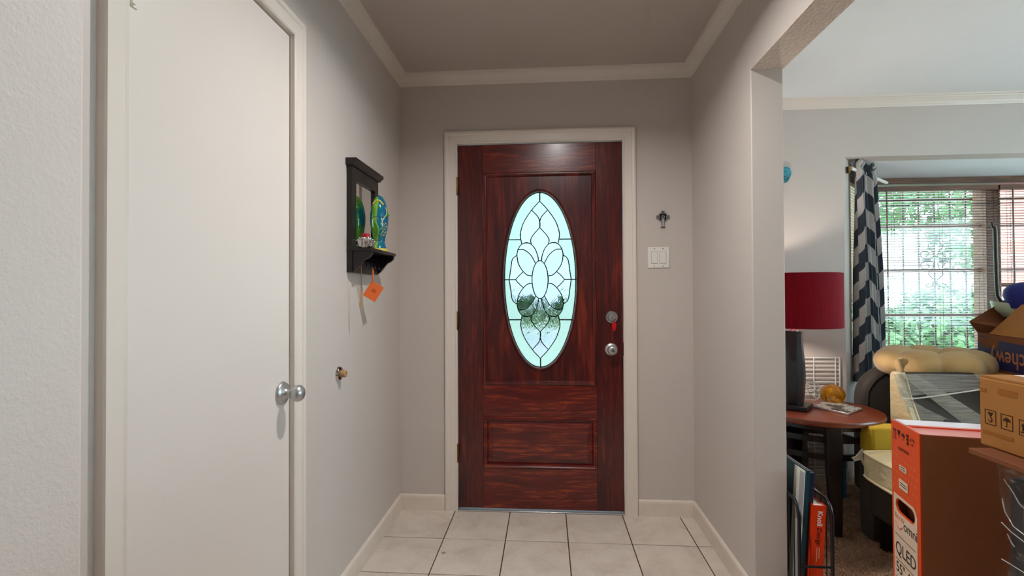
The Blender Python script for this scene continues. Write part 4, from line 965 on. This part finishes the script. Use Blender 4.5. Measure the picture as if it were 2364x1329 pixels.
# ================================================================== CARTONS IN THE LIVING ROOM OPENING
# tall orange television carton
TA = math.radians(12.5); tvz = .85; P0 = Vector((.9635, 1.442, 0)); sd = Vector((-math.sin(TA), -math.cos(TA), 0)); ld = Vector((math.cos(TA), -math.sin(TA), 0))
tw, tlen = .153, 1.36
tv = thing('television_carton', tuple(P0+sd*tw/2+ld*tlen/2), 'tall orange and brown television carton standing on the carpet', 'box')
TVf = lambda s, z, w: P0+sd*s+Vector((0, 0, z))-ld*w            # on the narrow orange face; w = out towards the hall
def tvs(px, py): h = hit(px, py, P0, ld); return ((h-P0).dot(sd), h.z)
hl = [tvs(2072, 1150), tvs(2099, 1186)]
def slot(c0, c1, r, n=8):
    a = Vector(c0); b = Vector(c1); t = (b-a).normalized(); nn = Vector((-t.y, t.x)); out = []
    for k in range(n+1): an = math.pi/2+math.pi*k/n; out.append(tuple(a+t*r*math.cos(an)+nn*r*math.sin(an)))
    for k in range(n+1): an = -math.pi/2+math.pi*k/n; out.append(tuple(b+t*r*math.cos(an)+nn*r*math.sin(an)))
    return out
hz_ = (hl[0][1]+hl[1][1])/2-.008; sl_ = slot((.042, hz_), (.108, hz_), .017)
z_p = tvs(2063, 1133)[1]
bx_ = lambda nm, s0, s1, w0, w1, z0, z1, m: prism(nm, rect(s0, s1, z0, z1), TVf, w0, w1, m, tv)
plate_hole('orange_end', rect(0, tw, .002, tvz), [sl_], TVf, 0, -.004, M_orange, tv)
bx_('broad_side', tw-.004, tw, -.004, -tlen, .002, tvz-.002, M_cardd); bx_('broad_side', 0, .004, -.004, -tlen, .002, tvz-.002, M_cardd)
bx_('far_end', .004, tw-.004, -tlen+.004, -tlen, .002, tvz-.002, M_orange); bx_('base', .004, tw-.004, -.004, -tlen+.004, .002, .006, M_cardd)
prism('lid', rect(.002, tw-.001, -.003, -tlen), lambda s, w, z: TVf(s, z, w), tvz-.004, tvz, M_lidgloss, tv)
prism('lid_flap', rect(.070, .084, -.012, -tlen), lambda s, w, z: TVf(s, z, w), tvz, tvz+.003, M_orange, tv)
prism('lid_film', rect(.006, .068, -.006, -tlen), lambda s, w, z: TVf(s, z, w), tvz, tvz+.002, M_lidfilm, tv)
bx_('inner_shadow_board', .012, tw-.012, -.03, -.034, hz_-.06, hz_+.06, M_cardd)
e_ = .0005
lab_ = [(.012, .004), (.138, .004), (.138, z_p-.02), (.130, z_p-.008), (.120, z_p), (.012, z_p)]
plate_hole('label_panel', lab_, [[(a, b) for a, b in slot((.042, hz_), (.108, hz_), .0195)]], TVf, e_, e_+.0006, M_panelw, tv)
tt = e_+.0009; UZ = Vector((0, 0, 1))
def zmid(px, py): return tvs(px, py)[1]
zo = zmid(2094, 1226); text('print_omni', 'omni', TVf(.066, zo-.004, tt), sd, UZ, .036, M_ink, tv, .0002)
text('print_fire', 'fire tv', TVf(.018, zo+.012, tt), sd, UZ, .022, M_oraprint, tv, .0002)
sm = [(.022, zo+.002), (.034, zo-.008), (.048, zo-.010), (.060, zo-.002)]
tube('print_smile', [TVf(p.x, p.y, tt) for p in catmull(sm, 5)], .0013, M_oraprint, tv, 5)
zq = zmid(2084, 1275); text('print_qled', 'QLED', TVf(.020, zq-.013, tt), sd, UZ, .047, M_ink, tv, .0002, xs=.93)
z5 = zmid(2084, 1318); text('print_size', '55" 4K', TVf(.022, z5-.013, tt), sd, UZ, .040, M_ink, tv, .0002, xs=.92)
for z in (zo-.032, zq-.030, z5-.030): bx_('print_rule', .020, .130, tt, tt+.0002, z, z+.0014, M_inkbrown)
zi = zmid(2082, 1006)
for k, s in enumerate((.022, .046, .070, .094, .118)):
    zz_ = zi-.004*0
    if k == 0:
        for d in (-.005, .005): prism('print_arrow', [(s+d-.001, zz_-.012), (s+d+.001, zz_-.012), (s+d+.001, zz_+.006), (s+d+.004, zz_+.006), (s+d, zz_+.013), (s+d-.004, zz_+.006), (s+d-.001, zz_+.006)], TVf, tt, tt+.0002, M_ink, tv)
        bx_('print_rule', s-.010, s+.010, tt, tt+.0002, zz_-.016, zz_-.0145, M_ink)
    elif k == 1: prism('print_glass', [(s-.006, zz_+.012), (s+.006, zz_+.012), (s+.005, zz_+.001), (s+.001, zz_-.002), (s+.001, zz_-.011), (s-.001, zz_-.011), (s-.001, zz_-.002), (s-.005, zz_+.001)], TVf, tt, tt+.0002, M_ink, tv)
    elif k == 2: prism('print_umbrella', [(s-.009, zz_), (s-.006, zz_+.006), (s, zz_+.010), (s+.006, zz_+.006), (s+.009, zz_), (s+.001, zz_+.001), (s+.001, zz_-.010), (s-.001, zz_-.010), (s-.001, zz_+.001)], TVf, tt, tt+.0002, M_ink, tv)
    elif k == 3:
        for dz in (-.010, 0, .010): bx_('print_box', s-.005, s+.005, tt, tt+.0002, zz_+dz-.004, zz_+dz+.003, M_ink)
    else:
        for q in range(3):
            a = 2*math.pi*q/3; prism('print_recycle', [(s+.010*math.cos(a+t)*r, zz_+.010*math.sin(a+t)*r) for t, r in ((0, 1), (.5, 1), (1.1, 1), (1.3, .9), (1.1, .68), (.5, .68), (0, .68))], TVf, tt, tt+.0002, M_ink, tv)
text('print_code', 'CLEOPATRA', TVf(.040, zi-.040, tt), sd, UZ, .011, M_ink, tv, .0002)
for (s0, s1, py, h_) in ((.048, .086, 1086, .015), (.044, .092, 1124, .026)):
    zc2 = zmid(2090, py); bx_('print_sticker', s0, s1, tt-.0003, tt, zc2-h_/2, zc2+h_/2, M_panelw)
    for q in range(2): bx_('print_line', s0+.006, s1-.006, tt, tt+.0002, zc2+.002-.006*q, zc2+.004-.006*q, M_ink)
bm = bmesh.new()
for i in range(9):
    for k in range(8):
        s = .012+.0165*i+(.008 if k % 2 else 0); z = zi-.06-.022*k-.25*(i*.0165)*.3
        if s < tw-.012 and z > z_p+.012:
            vs = [bm.verts.new(TVf(s+.0035*math.cos(t), z+.0045*math.sin(t), .0004)) for t in np.linspace(0, 2*math.pi, 10, False)]; bm.faces.new(vs)
link_mesh('print_dots', bm, M_orangepat, tv)['kind'] = 'stuff'

# film-wrapped tower with a board and the kraft carton on top
bz = .875
bc0 = at(2235, 1032, 'z', bz+.012); 
board_x, board_y = bc0.x, bc0.y
pb = thing('wrapped_tower', (1.15, .75, 0), 'dark goods bound in clear stretch film under a cardboard sheet', 'wrapped stack')
X0, X1, Y0, Y1 = at(2311, 1250, 'x', board_x+.03).x, 1.36, .35, at(2311, 1250, 'x', board_x+.03).y
box('cardboard_sheet', board_x, 1.42, .30, board_y, bz, bz+.012, M_cardin, pb, .002)
for k, (a, b, c_) in enumerate(((.01, .30, M_goods), (.305, .56, M_goods), (.565, bz-.03, M_goods))):
    box('dark_goods', X0+.007, X1-.02, Y0+.02, Y1-.007, a, b, c_, pb, .008)
box('pink_goods', X0+.003, X0+.03, Y0+.02, at(2354, 1200, 'x', X0).y, .05, .80, mat('dusty_pink_fabric', (150, 104, 96), .7, var=.1), pb, .008)
bm = bmesh.new(); nz_ = 40; per = []
cx1, cy1 = (X0+X1)/2, (Y0+Y1)/2; hw, hh_ = (X1-X0)/2, (Y1-Y0)/2
ring = []
for cxx, cyy, a0 in ((hw-.03, hh_-.03, 0), (-hw+.03, hh_-.03, 1), (-hw+.03, -hh_+.03, 2), (hw-.03, -hh_+.03, 3)):
    for q in range(5): t = math.pi/2*(a0+q/4); ring.append((cxx+.03*math.cos(t), cyy+.03*math.sin(t)))
dense = []
for i in range(len(ring)):
    a, b = Vector(ring[i]), Vector(ring[(i+1) % len(ring)]); n_ = max(1, int((b-a).length/.03))
    dense += [a.lerp(b, q/n_) for q in range(n_)]
rows = []
for k in range(nz_+1):
    v = k/nz_; z = .02+(bz-.02)*v; fl_ = max(0, (v-.80)/.20)**2*.055
    rows.append([bm.verts.new((cx1+p.x*(1+fl_*1.6)+.005*math.sin(14*v*3+i*.9), cy1+p.y*(1+fl_*.7)+.005*math.cos(11*v*3+i*.7), z)) for i, p in enumerate(dense)])
for p_, q_ in zip(rows, rows[1:]):
    for i in range(len(dense)): bm.faces.new((p_[i], p_[(i+1) % len(dense)], q_[(i+1) % len(dense)], q_[i]))
link_mesh('stretch_film', bm, film('glossy_stretch_film', .05, .45, 14, (1, 2.0, 4.2), .8, (215, 210, 205), .08, (.5, 0, 0), .56), pb, True, angle=80)
ff = film('film_fold_glint', .45, .9, 30, (1, 1, 1), .5, (240, 236, 230), .15)  # pale tubes along the film folds paint in their bright glints
for q in (((2318, 1105), (2338, 1135), (2352, 1160), (2375, 1185)), ((2314, 1150), (2320, 1180), (2340, 1215), (2372, 1240)), ((2312, 1205), (2335, 1228), (2370, 1255)), ((2313, 1290), (2330, 1300), (2365, 1322)), ((2326, 1232), (2334, 1250), (2342, 1262))):
    tube('film_fold_glint', [at(x, y, 'x', X0-.008) for x, y in q], .0011, ff, pb, 6)
cz0 = bz+.0125
c0 = at(2262, 1024, 'z', cz0); cz1 = at(2262, 864, 'y', c0.y).z
ka = thing('kraft_carton', (c0.x+.2, c0.y-.25, cz0), 'kraft carton with handling symbols on top of the wrapped tower', 'box')
KX0, KX1, KY0, KY1 = c0.x, c0.x+.40, c0.y-.52, c0.y
box('carton_body', KX0, KX1, KY0, KY1, cz0, cz1-.004, M_card, ka, .004, seg=2)
box('top_flap', KX0+.002, KX1-.002, KY0+.002, KY1-.002, cz1-.004, cz1, M_card, ka); box('tape', KX0+.06, KX0+.11, KY0+.01, KY1-.01, cz1, cz1+.0008, M_white, ka)
Kf = lambda s, z, w: (KX0-w, KY1-s, z)
def ks(px, py): h = at(px, py, 'x', KX0); return (KY1-h.y, h.z)
for q in (((2304, 896), (2349, 920)), ((2270, 990), (2340, 1020)), ((2262, 893), (2277, 905))):
    (a, b), (c_, d_) = ks(*q[0]), ks(*q[1]); prism('tape_patch', rect(a, c_, d_, b), Kf, .0002, .0006, M_tape, ka)
def symbol(px0, py0, px1, py1, kind):
    a, b = ks(px0, py0); c_, d_ = ks(px1, py1); cx_, cz_ = (a+c_)/2, (b+d_)/2; w = .012; h = .0145
    sweep('symbol_frame', [(-.0005, .0003), (-.0005, .0007), (.0005, .0007), (.0005, .0003)], rect(cx_-w, cx_+w, cz_-h, cz_+h), Kf, M_inkbrown, ka, True)
    F_ = lambda u, v, ww: Kf(cx_+u, cz_+v, ww)
    if kind == 'hook':
        prism('symbol_hook', [(-.0055, .010), (.0055, .010), (.0055, .0065), (.003, .0065), (.003, .0035), (-.003, .0035), (-.003, .0065), (-.0055, .0065)], F_, .0003, .0007, M_inkbrown, ka)
        tube('symbol_hook', [F_(u, v, .0005) for u, v in ((0, .003), (.001, 0), (.0035, -.003), (.003, -.0075), (-.001, -.009), (-.0045, -.006))], .0008, M_inkbrown, ka, 5)
    elif kind == 'umbrella':
        prism('symbol_umbrella', [(-.0085, .001), (-.007, .005), (-.003, .008), (0, .0095), (.003, .008), (.007, .005), (.0085, .001), (.004, .0025), (0, .001), (-.004, .0025)], F_, .0003, .0007, M_inkbrown, ka)
        tube('symbol_umbrella', [F_(u, v, .0005) for u, v in ((0, .001), (0, -.008), (-.0015, -.0095), (-.003, -.008))], .0006, M_inkbrown, ka, 5)
    else:
        for d in (-.0045, .0045): prism('symbol_arrow', [(d-.0012, -.006), (d+.0012, -.006), (d+.0012, .003), (d+.0036, .003), (d, .009), (d-.0036, .003), (d-.0012, .003)], F_, .0003, .0007, M_inkbrown, ka)
        prism('symbol_arrow', rect(-.009, .009, -.0095, -.0075), F_, .0003, .0007, M_inkbrown, ka)
symbol(2274, 943, 2300, 983, 'hook'); symbol(2310, 954, 2340, 996, 'umbrella'); symbol(2351, 967, 2385, 1012, 'arrows')

# ================================================================== SOFA, FOOTSTOOL, PET BED
sx = at(1968, 920, 'y', 3.075).x; stop = at(2050, 845, 'y', 2.985).z
sf = thing('sofa', (2.6, 3.1, 0), 'charcoal upholstered sofa with a rounded arm below the bay window', 'sofa')
armp = [(sx, .04)]+[(sx+.20-.20*math.cos(t), stop-.20+.20*math.sin(t)) for t in np.linspace(0, math.pi/2, 10)]+[(sx+.34, stop), (sx+.34, .04)]
prism('arm', armp, lambda x, z, w: (x, w, z), 2.985, 3.085, M_charcoal, sf, .025)
tube('arm_piping', [(x, 2.983, z) for x, z in [(x+.028*(1 if i < 2 else .7), z-.022) for i, (x, z) in enumerate(armp[1:-1])]], .003, M_charcoal, sf, 6)
zsf = at(2150, 872, 'y', 2.92).z-.012
box('back', sx+.335, 2.345, 2.80, 3.20, .04, zsf, M_charcoal, sf, .03, seg=3); box('seat', 2.45, 3.6, 3.205, 3.70, .04, .40, M_charcoal, sf, .03, seg=3)
for x, y in ((sx+.06, 3.04), (2.28, 2.88), (3.5, 3.6), (2.55, 3.6)): box('foot', x, x+.05, y, y+.05, .002, .045, M_blackwood, sf)
yc_ = 2.90; xc_ = at(2147, 830, 'y', yc_).x
st_ = thing('footstool', (xc_, yc_, zsf), 'upside-down footstool with pale splayed legs on the sofa back', 'footstool')
lathe('stool_seat', [(0, 0), (.17, 0), (.18, .006), (.18, .020), (.17, .026), (0, .026)], lambda a, b, h: Vector((xc_+a, yc_+b, zsf+.001+h)), M_blackwood, st_, 40)
for (px, py, qx, qy, y0, y1) in ((2090, 863, 2078, 826, -.10, -.14), (2238, 868, 2262, 836, -.10, -.15), (2060, 846, 2038, 836, .04, .06)):
    p, q = at(px, py, 'y', yc_+y0), at(qx, qy, 'y', yc_+y1)
    tube('leg', [Vector((xc_+(p.x-xc_)*.96, p.y, zsf+.022)), q], [.018, .0125], M_palewood, st_, 14)
tube('leg', [(xc_+.10, yc_+.11, zsf+.022), (xc_+.17, yc_+.19, zsf+.12)], [.018, .0125], M_palewood, st_, 14)
# puffy ring-shaped pet bed
zb_ = zsf+.030; RM, rm = .170, .088; nu, nv = 112, 20; bm = bmesh.new(); rr = []
for i in range(nu):
    a = 2*math.pi*i/nu; lob = abs(math.sin(a*3.5+.75))**.38; r = rm*(.66+.36*lob); ra = RM+.004*lob
    rr.append([bm.verts.new((xc_+math.cos(a)*(ra+r*1.08*math.cos(2*math.pi*k/nv)), yc_-.01+math.sin(a)*(ra+r*1.08*math.cos(2*math.pi*k/nv)), zb_+.074+max(-.073, r*.92*math.sin(2*math.pi*k/nv)))) for k in range(nv)])
for i in range(nu):
    for k in range(nv): bm.faces.new((rr[i][k], rr[(i+1) % nu][k], rr[(i+1) % nu][(k+1) % nv], rr[i][(k+1) % nv]))
pb_ = thing('pet_bed', (xc_, yc_, zb_), 'cream plush doughnut pet bed resting on the upturned footstool', 'pet bed')
link_mesh('bolster', bm, M_cream, pb_, True, angle=120)
lathe('cushion', [(0, .001), (.15, .001), (.165, .012), (.15, .030), (.08, .036), (0, .032)], lambda a, b, h: Vector((xc_+a, yc_-.01+b, zb_+h)), M_cream, pb_, 32)
tgp = at(2105, 857, 'y', 2.72); 
box('care_tag', tgp.x-.012, tgp.x+.012, yc_-.268, yc_-.262, zb_+.004, zb_+.016, M_tan, pb_)

# ================================================================== CHAIR BOUND IN FILM, CUSHION
ch = thing('wrapped_chair', (1.95, 2.45, 0), 'dark chair with cream padded edges bound in clear stretch film', 'chair')
yt, yl_ = 2.60, 2.43                                  # back leans: top further away than the foot
ztop = at(2150, 861, 'y', yt).z; ztop_l = at(2058, 862, 'y', yt).x
zlow = .32
xl_ = at(2050, 880, 'y', 2.66).x+.004; xr_ = xl_+.38
def bk(u, v, w): t = (v-zlow)/(ztop-zlow); return (u, yl_+(yt-yl_)*t+w, v)
pb0 = [(xl_, zlow), (xr_, zlow), (xr_, ztop-.03), (xr_-.03, ztop), (xl_+.03, ztop), (xl_, ztop-.03)]
prf = [(2.43, zlow), (2.455, .45), (2.50, .56), (2.56, .68), (2.595, ztop-.02), (2.61, ztop), (2.645, ztop), (2.66, ztop-.015), (2.66, zlow)]
prism('back', prf, lambda y, z, w: (w, y, z), xl_+.036, xr_, M_dkfab, ch, .008)
prism('padded_edge', [(y-.006, z+.004) for y, z in prf], lambda y, z, w: (w, y, z), xl_-.004, xl_+.036, M_beige, ch, .016)
tube('edge_piping', [(xl_+.034, y-.006, z) for y, z in prf[:6]], .006, M_beige, ch, 8)
box('seat_base', 1.52, xr_, 2.02, 2.44, .16, .325, M_dkfab, ch, .015)
for x, y in ((1.56, 2.06), (xr_-.06, 2.06), (1.56, 2.38), (xr_-.06, 2.38)): box('leg', x, x+.04, y, y+.04, .002, .165, M_blackwood, ch)
def wrap(nm, quad, d, m, n=24):
    pts = [at(*q, 'y', 2.5) for q in quad]; bm = bmesh.new(); rows = []
    for i in range(n+1):
        t = i/n; row = []
        for k in range(5):
            s = k/4; p0 = Vector(quad[0]).lerp(Vector(quad[1]), t); p1 = Vector(quad[3]).lerp(Vector(quad[2]), t); q = p0.lerp(p1, s)
            h = hit(q.x, q.y, bk(xl_, zlow, -.006-d), Vector((0, -(ztop-zlow), (yt-yl_))).normalized())
            h.y += .0025*math.sin(7*t+3*s); row.append(bm.verts.new(h))
        rows.append(row)
    for a, b in zip(rows, rows[1:]):
        for k in range(4): bm.faces.new((a[k], a[k+1], b[k+1], b[k]))
    return link_mesh(nm, bm, m, ch, True, angle=80)
F_h = film('hazy_film_level', .22, .85, 4, (1.2, 6, 110), .3, (200, 196, 186)); F_d = film('hazy_film_slanting', .14, .85, 4, (1.2, 6, 110), .3, (206, 200, 184), rot=(0, -.50, 0))
wrap('stretch_wrap', [(2064, 863), (2330, 864), (2330, 893), (2078, 915)], .004, F_h)
wrap('stretch_wrap', [(2078, 864), (2118, 864), (2330, 1000), (2330, 1060)], .012, F_d)
wrap('stretch_wrap', [(2070, 880), (2090, 920), (2280, 1010), (2120, 1010)], .008, F_d)
tube('wrap_strand', [at(x, y, 'y', 2.46) for x, y in ((2082, 920), (2120, 919), (2180, 911), (2262, 899), (2330, 890))], .0035, film('film_rope', .5, .8, 20, (1, 1, 1), .3), ch, 8)
cs_ = thing('seat_cushion', (1.75, 2.22, .33), 'cream box cushion sealed in clear plastic on the chair seat', 'cushion')
cxa, cxb, cya, cyb, cza, czb = 1.445, 2.05, 1.98, 2.395, .328, .492
bm = bmesh.new(); N_ = 14; fr = {}
def sup(i, n): return -1+2*i/n
def cpt(u, v, w):
    r = (abs(u)**6+abs(v)**6)**(1/6) if (u or v) else 1
    bul = 1-.9*max(abs(u), abs(v))**3
    cx_, cy_ = (cxa+cxb)/2, (cya+cyb)/2
    q = 1-.06*abs(u*v)**3
    return Vector((cx_+u*q*(cxb-cxa)/2*(1-.02*w*w), cy_+v*q*(cyb-cya)/2, (cza+czb)/2+w*(czb-cza)/2*(.62+.40*bul if abs(w) == 1 else 1)))
for w in (-1, 1):
    G = [[bm.verts.new(cpt(sup(i, N_), sup(k, N_), w)) for k in range(N_+1)] for i in range(N_+1)]
    for i in range(N_):
        for k in range(N_): bm.faces.new((G[i][k], G[i+1][k], G[i+1][k+1], G[i][k+1]))
    fr[w] = [G[i][0] for i in range(N_)]+[G[N_][k] for k in range(N_)]+[G[i][N_] for i in range(N_, 0, -1)]+[G[0][k] for k in range(N_, 0, -1)]
rim = {w: [v.co.copy() for v in fr[w]] for w in fr}
L_ = len(fr[1])
for i in range(L_): bm.faces.new((fr[-1][i], fr[-1][(i+1) % L_], fr[1][(i+1) % L_], fr[1][i]))
link_mesh('padding', bm, M_beige, cs_, True, angle=50)
for w in (-1, 1): bm = bmesh.new(); bm_tube(bm, rim[w], .006, 8, True); link_mesh('piping', bm, M_beige, cs_, True)
tail = [at(x, y, 'y', 2.39) for x, y in ((1990, 1035), (1976, 1052), (1966, 1056), (1972, 1064), (1986, 1060), (1994, 1075))]
prism('plastic_tail', [(p.x, p.z) for p in tail], lambda x, z, w: (x, w, z), 2.386, 2.392, film('milky_plastic', .4, .75, 8, (1, 1, 1), .4), cs_)
yp = at(2038, 996, 'y', 2.46)
yel = box('folded_cloth', yp.x-.05, 1.742, 2.455, 2.56, .4205, at(2050, 988, 'y', 2.46).z, M_yelcloth, None, .012); stb = thing('storage_box', (yp.x+.03, 2.5, 0), 'dark storage box on the carpet behind the cream cushion', 'box')
box('box_body', yp.x-.05, 1.742, 2.455, 2.56, .014, .40, M_charcoal, stb, .006); box('lid', yp.x-.053, 1.745, 2.452, 2.563, .40, .42, M_blackwood, stb, .004)
tag(yel, 'mustard yellow folded cloth on the dark storage box beside the cream cushion', 'cloth')

# ================================================================== OPEN BLUE CARTON AND THE THINGS BEHIND IT
yq = 2.88; e0 = at(2258, 846, 'y', yq); e1 = at(2255, 768, 'y', yq); ew = .42; eh = e1.z-e0.z
ea = math.radians(-104); ed = Vector((math.cos(ea), math.sin(ea), 0)); en = Vector((math.sin(ea), -math.cos(ea), 0)); eD = .30
Ef = lambda u, v, w: Vector((e0.x, e0.y, e0.z))+ed*u+Vector((0, 0, v))+en*w
su = thing('shipping_carton', (e0.x+.25, 2.55, 0), 'plain brown shipping carton standing beside the wrapped chair', 'box')
xr2 = max(xr_+.02, e0.x-.16)
eb = thing('open_carton', (e0.x+.2, 2.5, e0.z), 'open navy blue printed carton upside down with raised flaps', 'box')
prism('front_side', rect(0, ew, 0, eh), Ef, -.004, 0, M_cardin, eb); prism('back_side', rect(0, ew, 0, eh), Ef, -eD, -eD+.004, M_cardin, eb)
prism('left_side', rect(-eD, 0, 0, eh), lambda u, v, w: Ef(w, v, u), 0, .004, M_cardin, eb); prism('right_side', rect(-eD, 0, 0, eh), lambda u, v, w: Ef(w, v, u), ew-.004, ew, M_cardin, eb)
prism('bottom', rect(0, ew, -eD, 0), lambda u, w, v: Ef(u, v, w), 0, .004, M_cardin, eb)
prism('navy_print', [(.006, .012), (ew, .012), (ew, eh-.032), (.185, eh-.028), (.175, eh-.070), (.060, eh-.072), (.006, eh-.048)], Ef, .0003, .0008, M_navy, eb)
prism('navy_print', [(.022, eh-.010), (.085, eh-.012), (.060, eh-.020), (.035, eh-.018)], Ef, .0003, .0008, M_navy, eb)
text('print_name', 'chewy', Ef(.385, .108, .001), -ed, (0, 0, -1), .115, M_chewy, eb, .0003, bold=.0012, xs=.95)
def flap(nm, pts, m, th=.004):
    bm = bmesh.new(); n = (Vector(pts[1])-Vector(pts[0])).cross(Vector(pts[2])-Vector(pts[0])).normalized()
    a = [bm.verts.new(Vector(p)) for p in pts]; b = [bm.verts.new(Vector(p)+n*th) for p in pts]; bm.faces.new(a); bm.faces.new(b[::-1])
    for i in range(len(pts)): bm.faces.new((a[i], b[i], b[(i+1) % len(pts)], a[(i+1) % len(pts)]))
    return link_mesh(nm, bm, m, eb)
flap('flap', [Ef(-.002, eh, -.002), Ef(-.002, eh, -.26), at(2400, 742, 'y', yq-.02), at(2322, 692, 'y', yq-.03), at(2237, 742, 'y', yq-.04)], M_cardin)
flap('flap', [Ef(.10, eh+.001, -.004), Ef(ew, eh+.001, -.004), Ef(ew, eh+.16, -.09), Ef(.20, eh+.16, -.09)], M_card)
flap('flap', [Ef(0.01, eh, -eD), Ef(ew, eh, -eD), Ef(ew, eh+.10, -eD-.05), Ef(0.01, eh+.10, -eD-.05)], M_cardin)
prism('carton_body', rect(-.005, ew+.03, -eD-.03, .045), lambda u, w, v: Vector((0, 0, v))+Vector((e0.x, e0.y, 0))+ed*u+en*w, .002, e0.z-.001, M_card, su, .004)
yh = 3.30
fz0 = .62
tf_ = thing('bent_tube_frame', (at(2300, 690, 'y', yh).x, yh, .40), 'olive metal tube frame with a bent foot standing behind the open carton', 'metal frame')
pp = [at(x, y, 'y', yh) for x, y in ((2294, 522), (2297, 530), (2299, 600), (2301, 660), (2303, 682), (2310, 694), (2325, 698), (2400, 698))]
tube('tube', pp, .011, M_rubber, tf_, 10); tube('pin', [at(2289, 512, 'y', yh), at(2292, 526, 'y', yh)], .006, M_ink, tf_, 8)
pe = pp[-1]; tube('support', [pe, Vector((pe.x, pe.y, .41))], .011, M_rubber, tf_, 10)
tube('arm_rest', [at(x, 657, 'y', yh+.02) for x in (2310, 2400)], .012, M_wintrim, tf_, 10); tube('support', [at(2398, 657, 'y', yh+.02), at(2400, 698, 'y', yh)], .008, M_rubber, tf_, 8)
def inbox(px, py): return hit(px, py, Ef(0, 0, -.17), en)
bl = inbox(2372, 668)
cap = thing('blue_hat', tuple(bl), 'royal blue rounded hat on top of the open carton', 'hat')
lathe('crown', [(0, -.10), (.07, -.10), (.085, -.06), (.095, -.03), (.090, 0), (.070, .025), (.03, .038), (0, .040)], axfn(bl, 'z'), M_blueplastic, cap, 32)
dz_ = inbox(2350, 712)
dsh = thing('green_dish', tuple(dz_), 'pale green dish tilted inside the open carton', 'dish')
lathe('bowl', [(0, -.06), (.05, -.055), (.10, -.02), (.115, .02), (.112, .022), (.095, -.015), (.045, -.045), (0, -.05)], axfn(dz_, (.15, -.1, 1)), M_mint, dsh, 36)
lathe('filling', [(0, -.25+.06), (.06, -.25+.06), (.06, -.058), (0, -.058)], axfn(dz_, 'z'), M_navy, dsh, 20)

# ================================================================== OUTSIDE
struct(box('ground_lawn', -25, 30, 4.15, 40, -.25, -.15, M_lawn), 'lawn in front of the house')
struct(box('ground_side', XFAR+.12, 16, -8, 4.15, -.16, -.12, M_path), 'pale concrete drive beside the house')
struct(box('ground_bounce', 2.2, 16, 4.15, 7.6, -.16, -.12, M_path), 'pale ground added below the bay window to bounce daylight')  # pale slab added to throw daylight up into the bay
struct(box('ground_path', -6, 2.2, 2.86, 19, -.16, -.12, M_path), 'pale concrete path from the front door')
bw = struct(box('wall_brick_wing', 6.2, 6.45, 5.6, 7.2, -.12, 2.9, M_brick), 'pinkish brick wing of the house outside the bay')
def foliage(name, c, rad, n, label, size=.07, trunk=0):
    t = thing(name, (c[0], c[1], -.15), label, 'shrub' if not trunk else 'tree', 'front garden greenery')
    d = RNG.normal(size=(n, 3)); d /= np.linalg.norm(d, axis=1)[:, None]; r = RNG.uniform(.55, 1, n)[:, None]**.5
    p = np.array(c)+d*r*np.array(rad)*(1+.12*np.sin(d[:, :1]*9+d[:, 2:]*7)); a = RNG.normal(size=(n, 3)); a /= np.linalg.norm(a, axis=1)[:, None]
    b = np.cross(a, d); b /= np.linalg.norm(b, axis=1)[:, None]+1e-6; s = RNG.uniform(.6, 1.2, n)[:, None]*size
    v = np.stack([p-a*s, p+b*s*.5, p+a*s, p-b*s*.5], 1)
    me = bpy.data.meshes.new('foliage'); me.from_pydata(v.reshape(-1, 3).tolist(), [], np.arange(4*n).reshape(-1, 4).tolist()); o = link_me('foliage', me, M_leaf, t); o['kind'] = 'stuff'
    if trunk: tube('trunk', [(c[0], c[1], -.15), (c[0]+.1, c[1], c[2])], [.16, .10], M_bark, t, 10)
    else: tube('stem', [(c[0], c[1], -.15), (c[0], c[1], c[2])], .03, M_bark, t, 8)
for k, x in enumerate((-4.4, -2.6, -.8, 1.0, 2.8)):
    foliage('hedge_shrub', (x, 22+.2*k, .45), (.76, .6, .66), 1500, ('leafy green shrub at the end of the hedge row furthest from the bay', 'low green shrub across the drive from the front door', 'dense green shrub beyond the front path', 'rounded green shrub across the drive beyond the porch', 'shrub at the end of the hedge row nearest the bay')[k], .09)
for k, (x, y, z, r) in enumerate(((5.2, 8.6, .35, .8), (7.1, 9.2, .5, .95), (9.6, 10.6, .6, 1.1))):
    foliage('garden_shrub', (x, y, z), (r, .8, r*.85), 2500, ('large green shrub outside the bay beside the curtain', 'broad green shrub outside the middle of the bay window', 'green shrub outside the bay near the brick wing')[k], .09)
for k, (x, y, z, r) in enumerate(((-4.5, 14, 3.6, 2.4), (9.0, 15, 4.6, 2.5), (16.5, 18, 4.0, 2.9))):
    foliage('garden_tree', (x, y, z), (r, r, r*.8), 3500, ('leafy tree far across the lawn', 'spreading tree beyond the bay shrubs', 'tall tree at the far end of the lawn')[k], .16, 1)
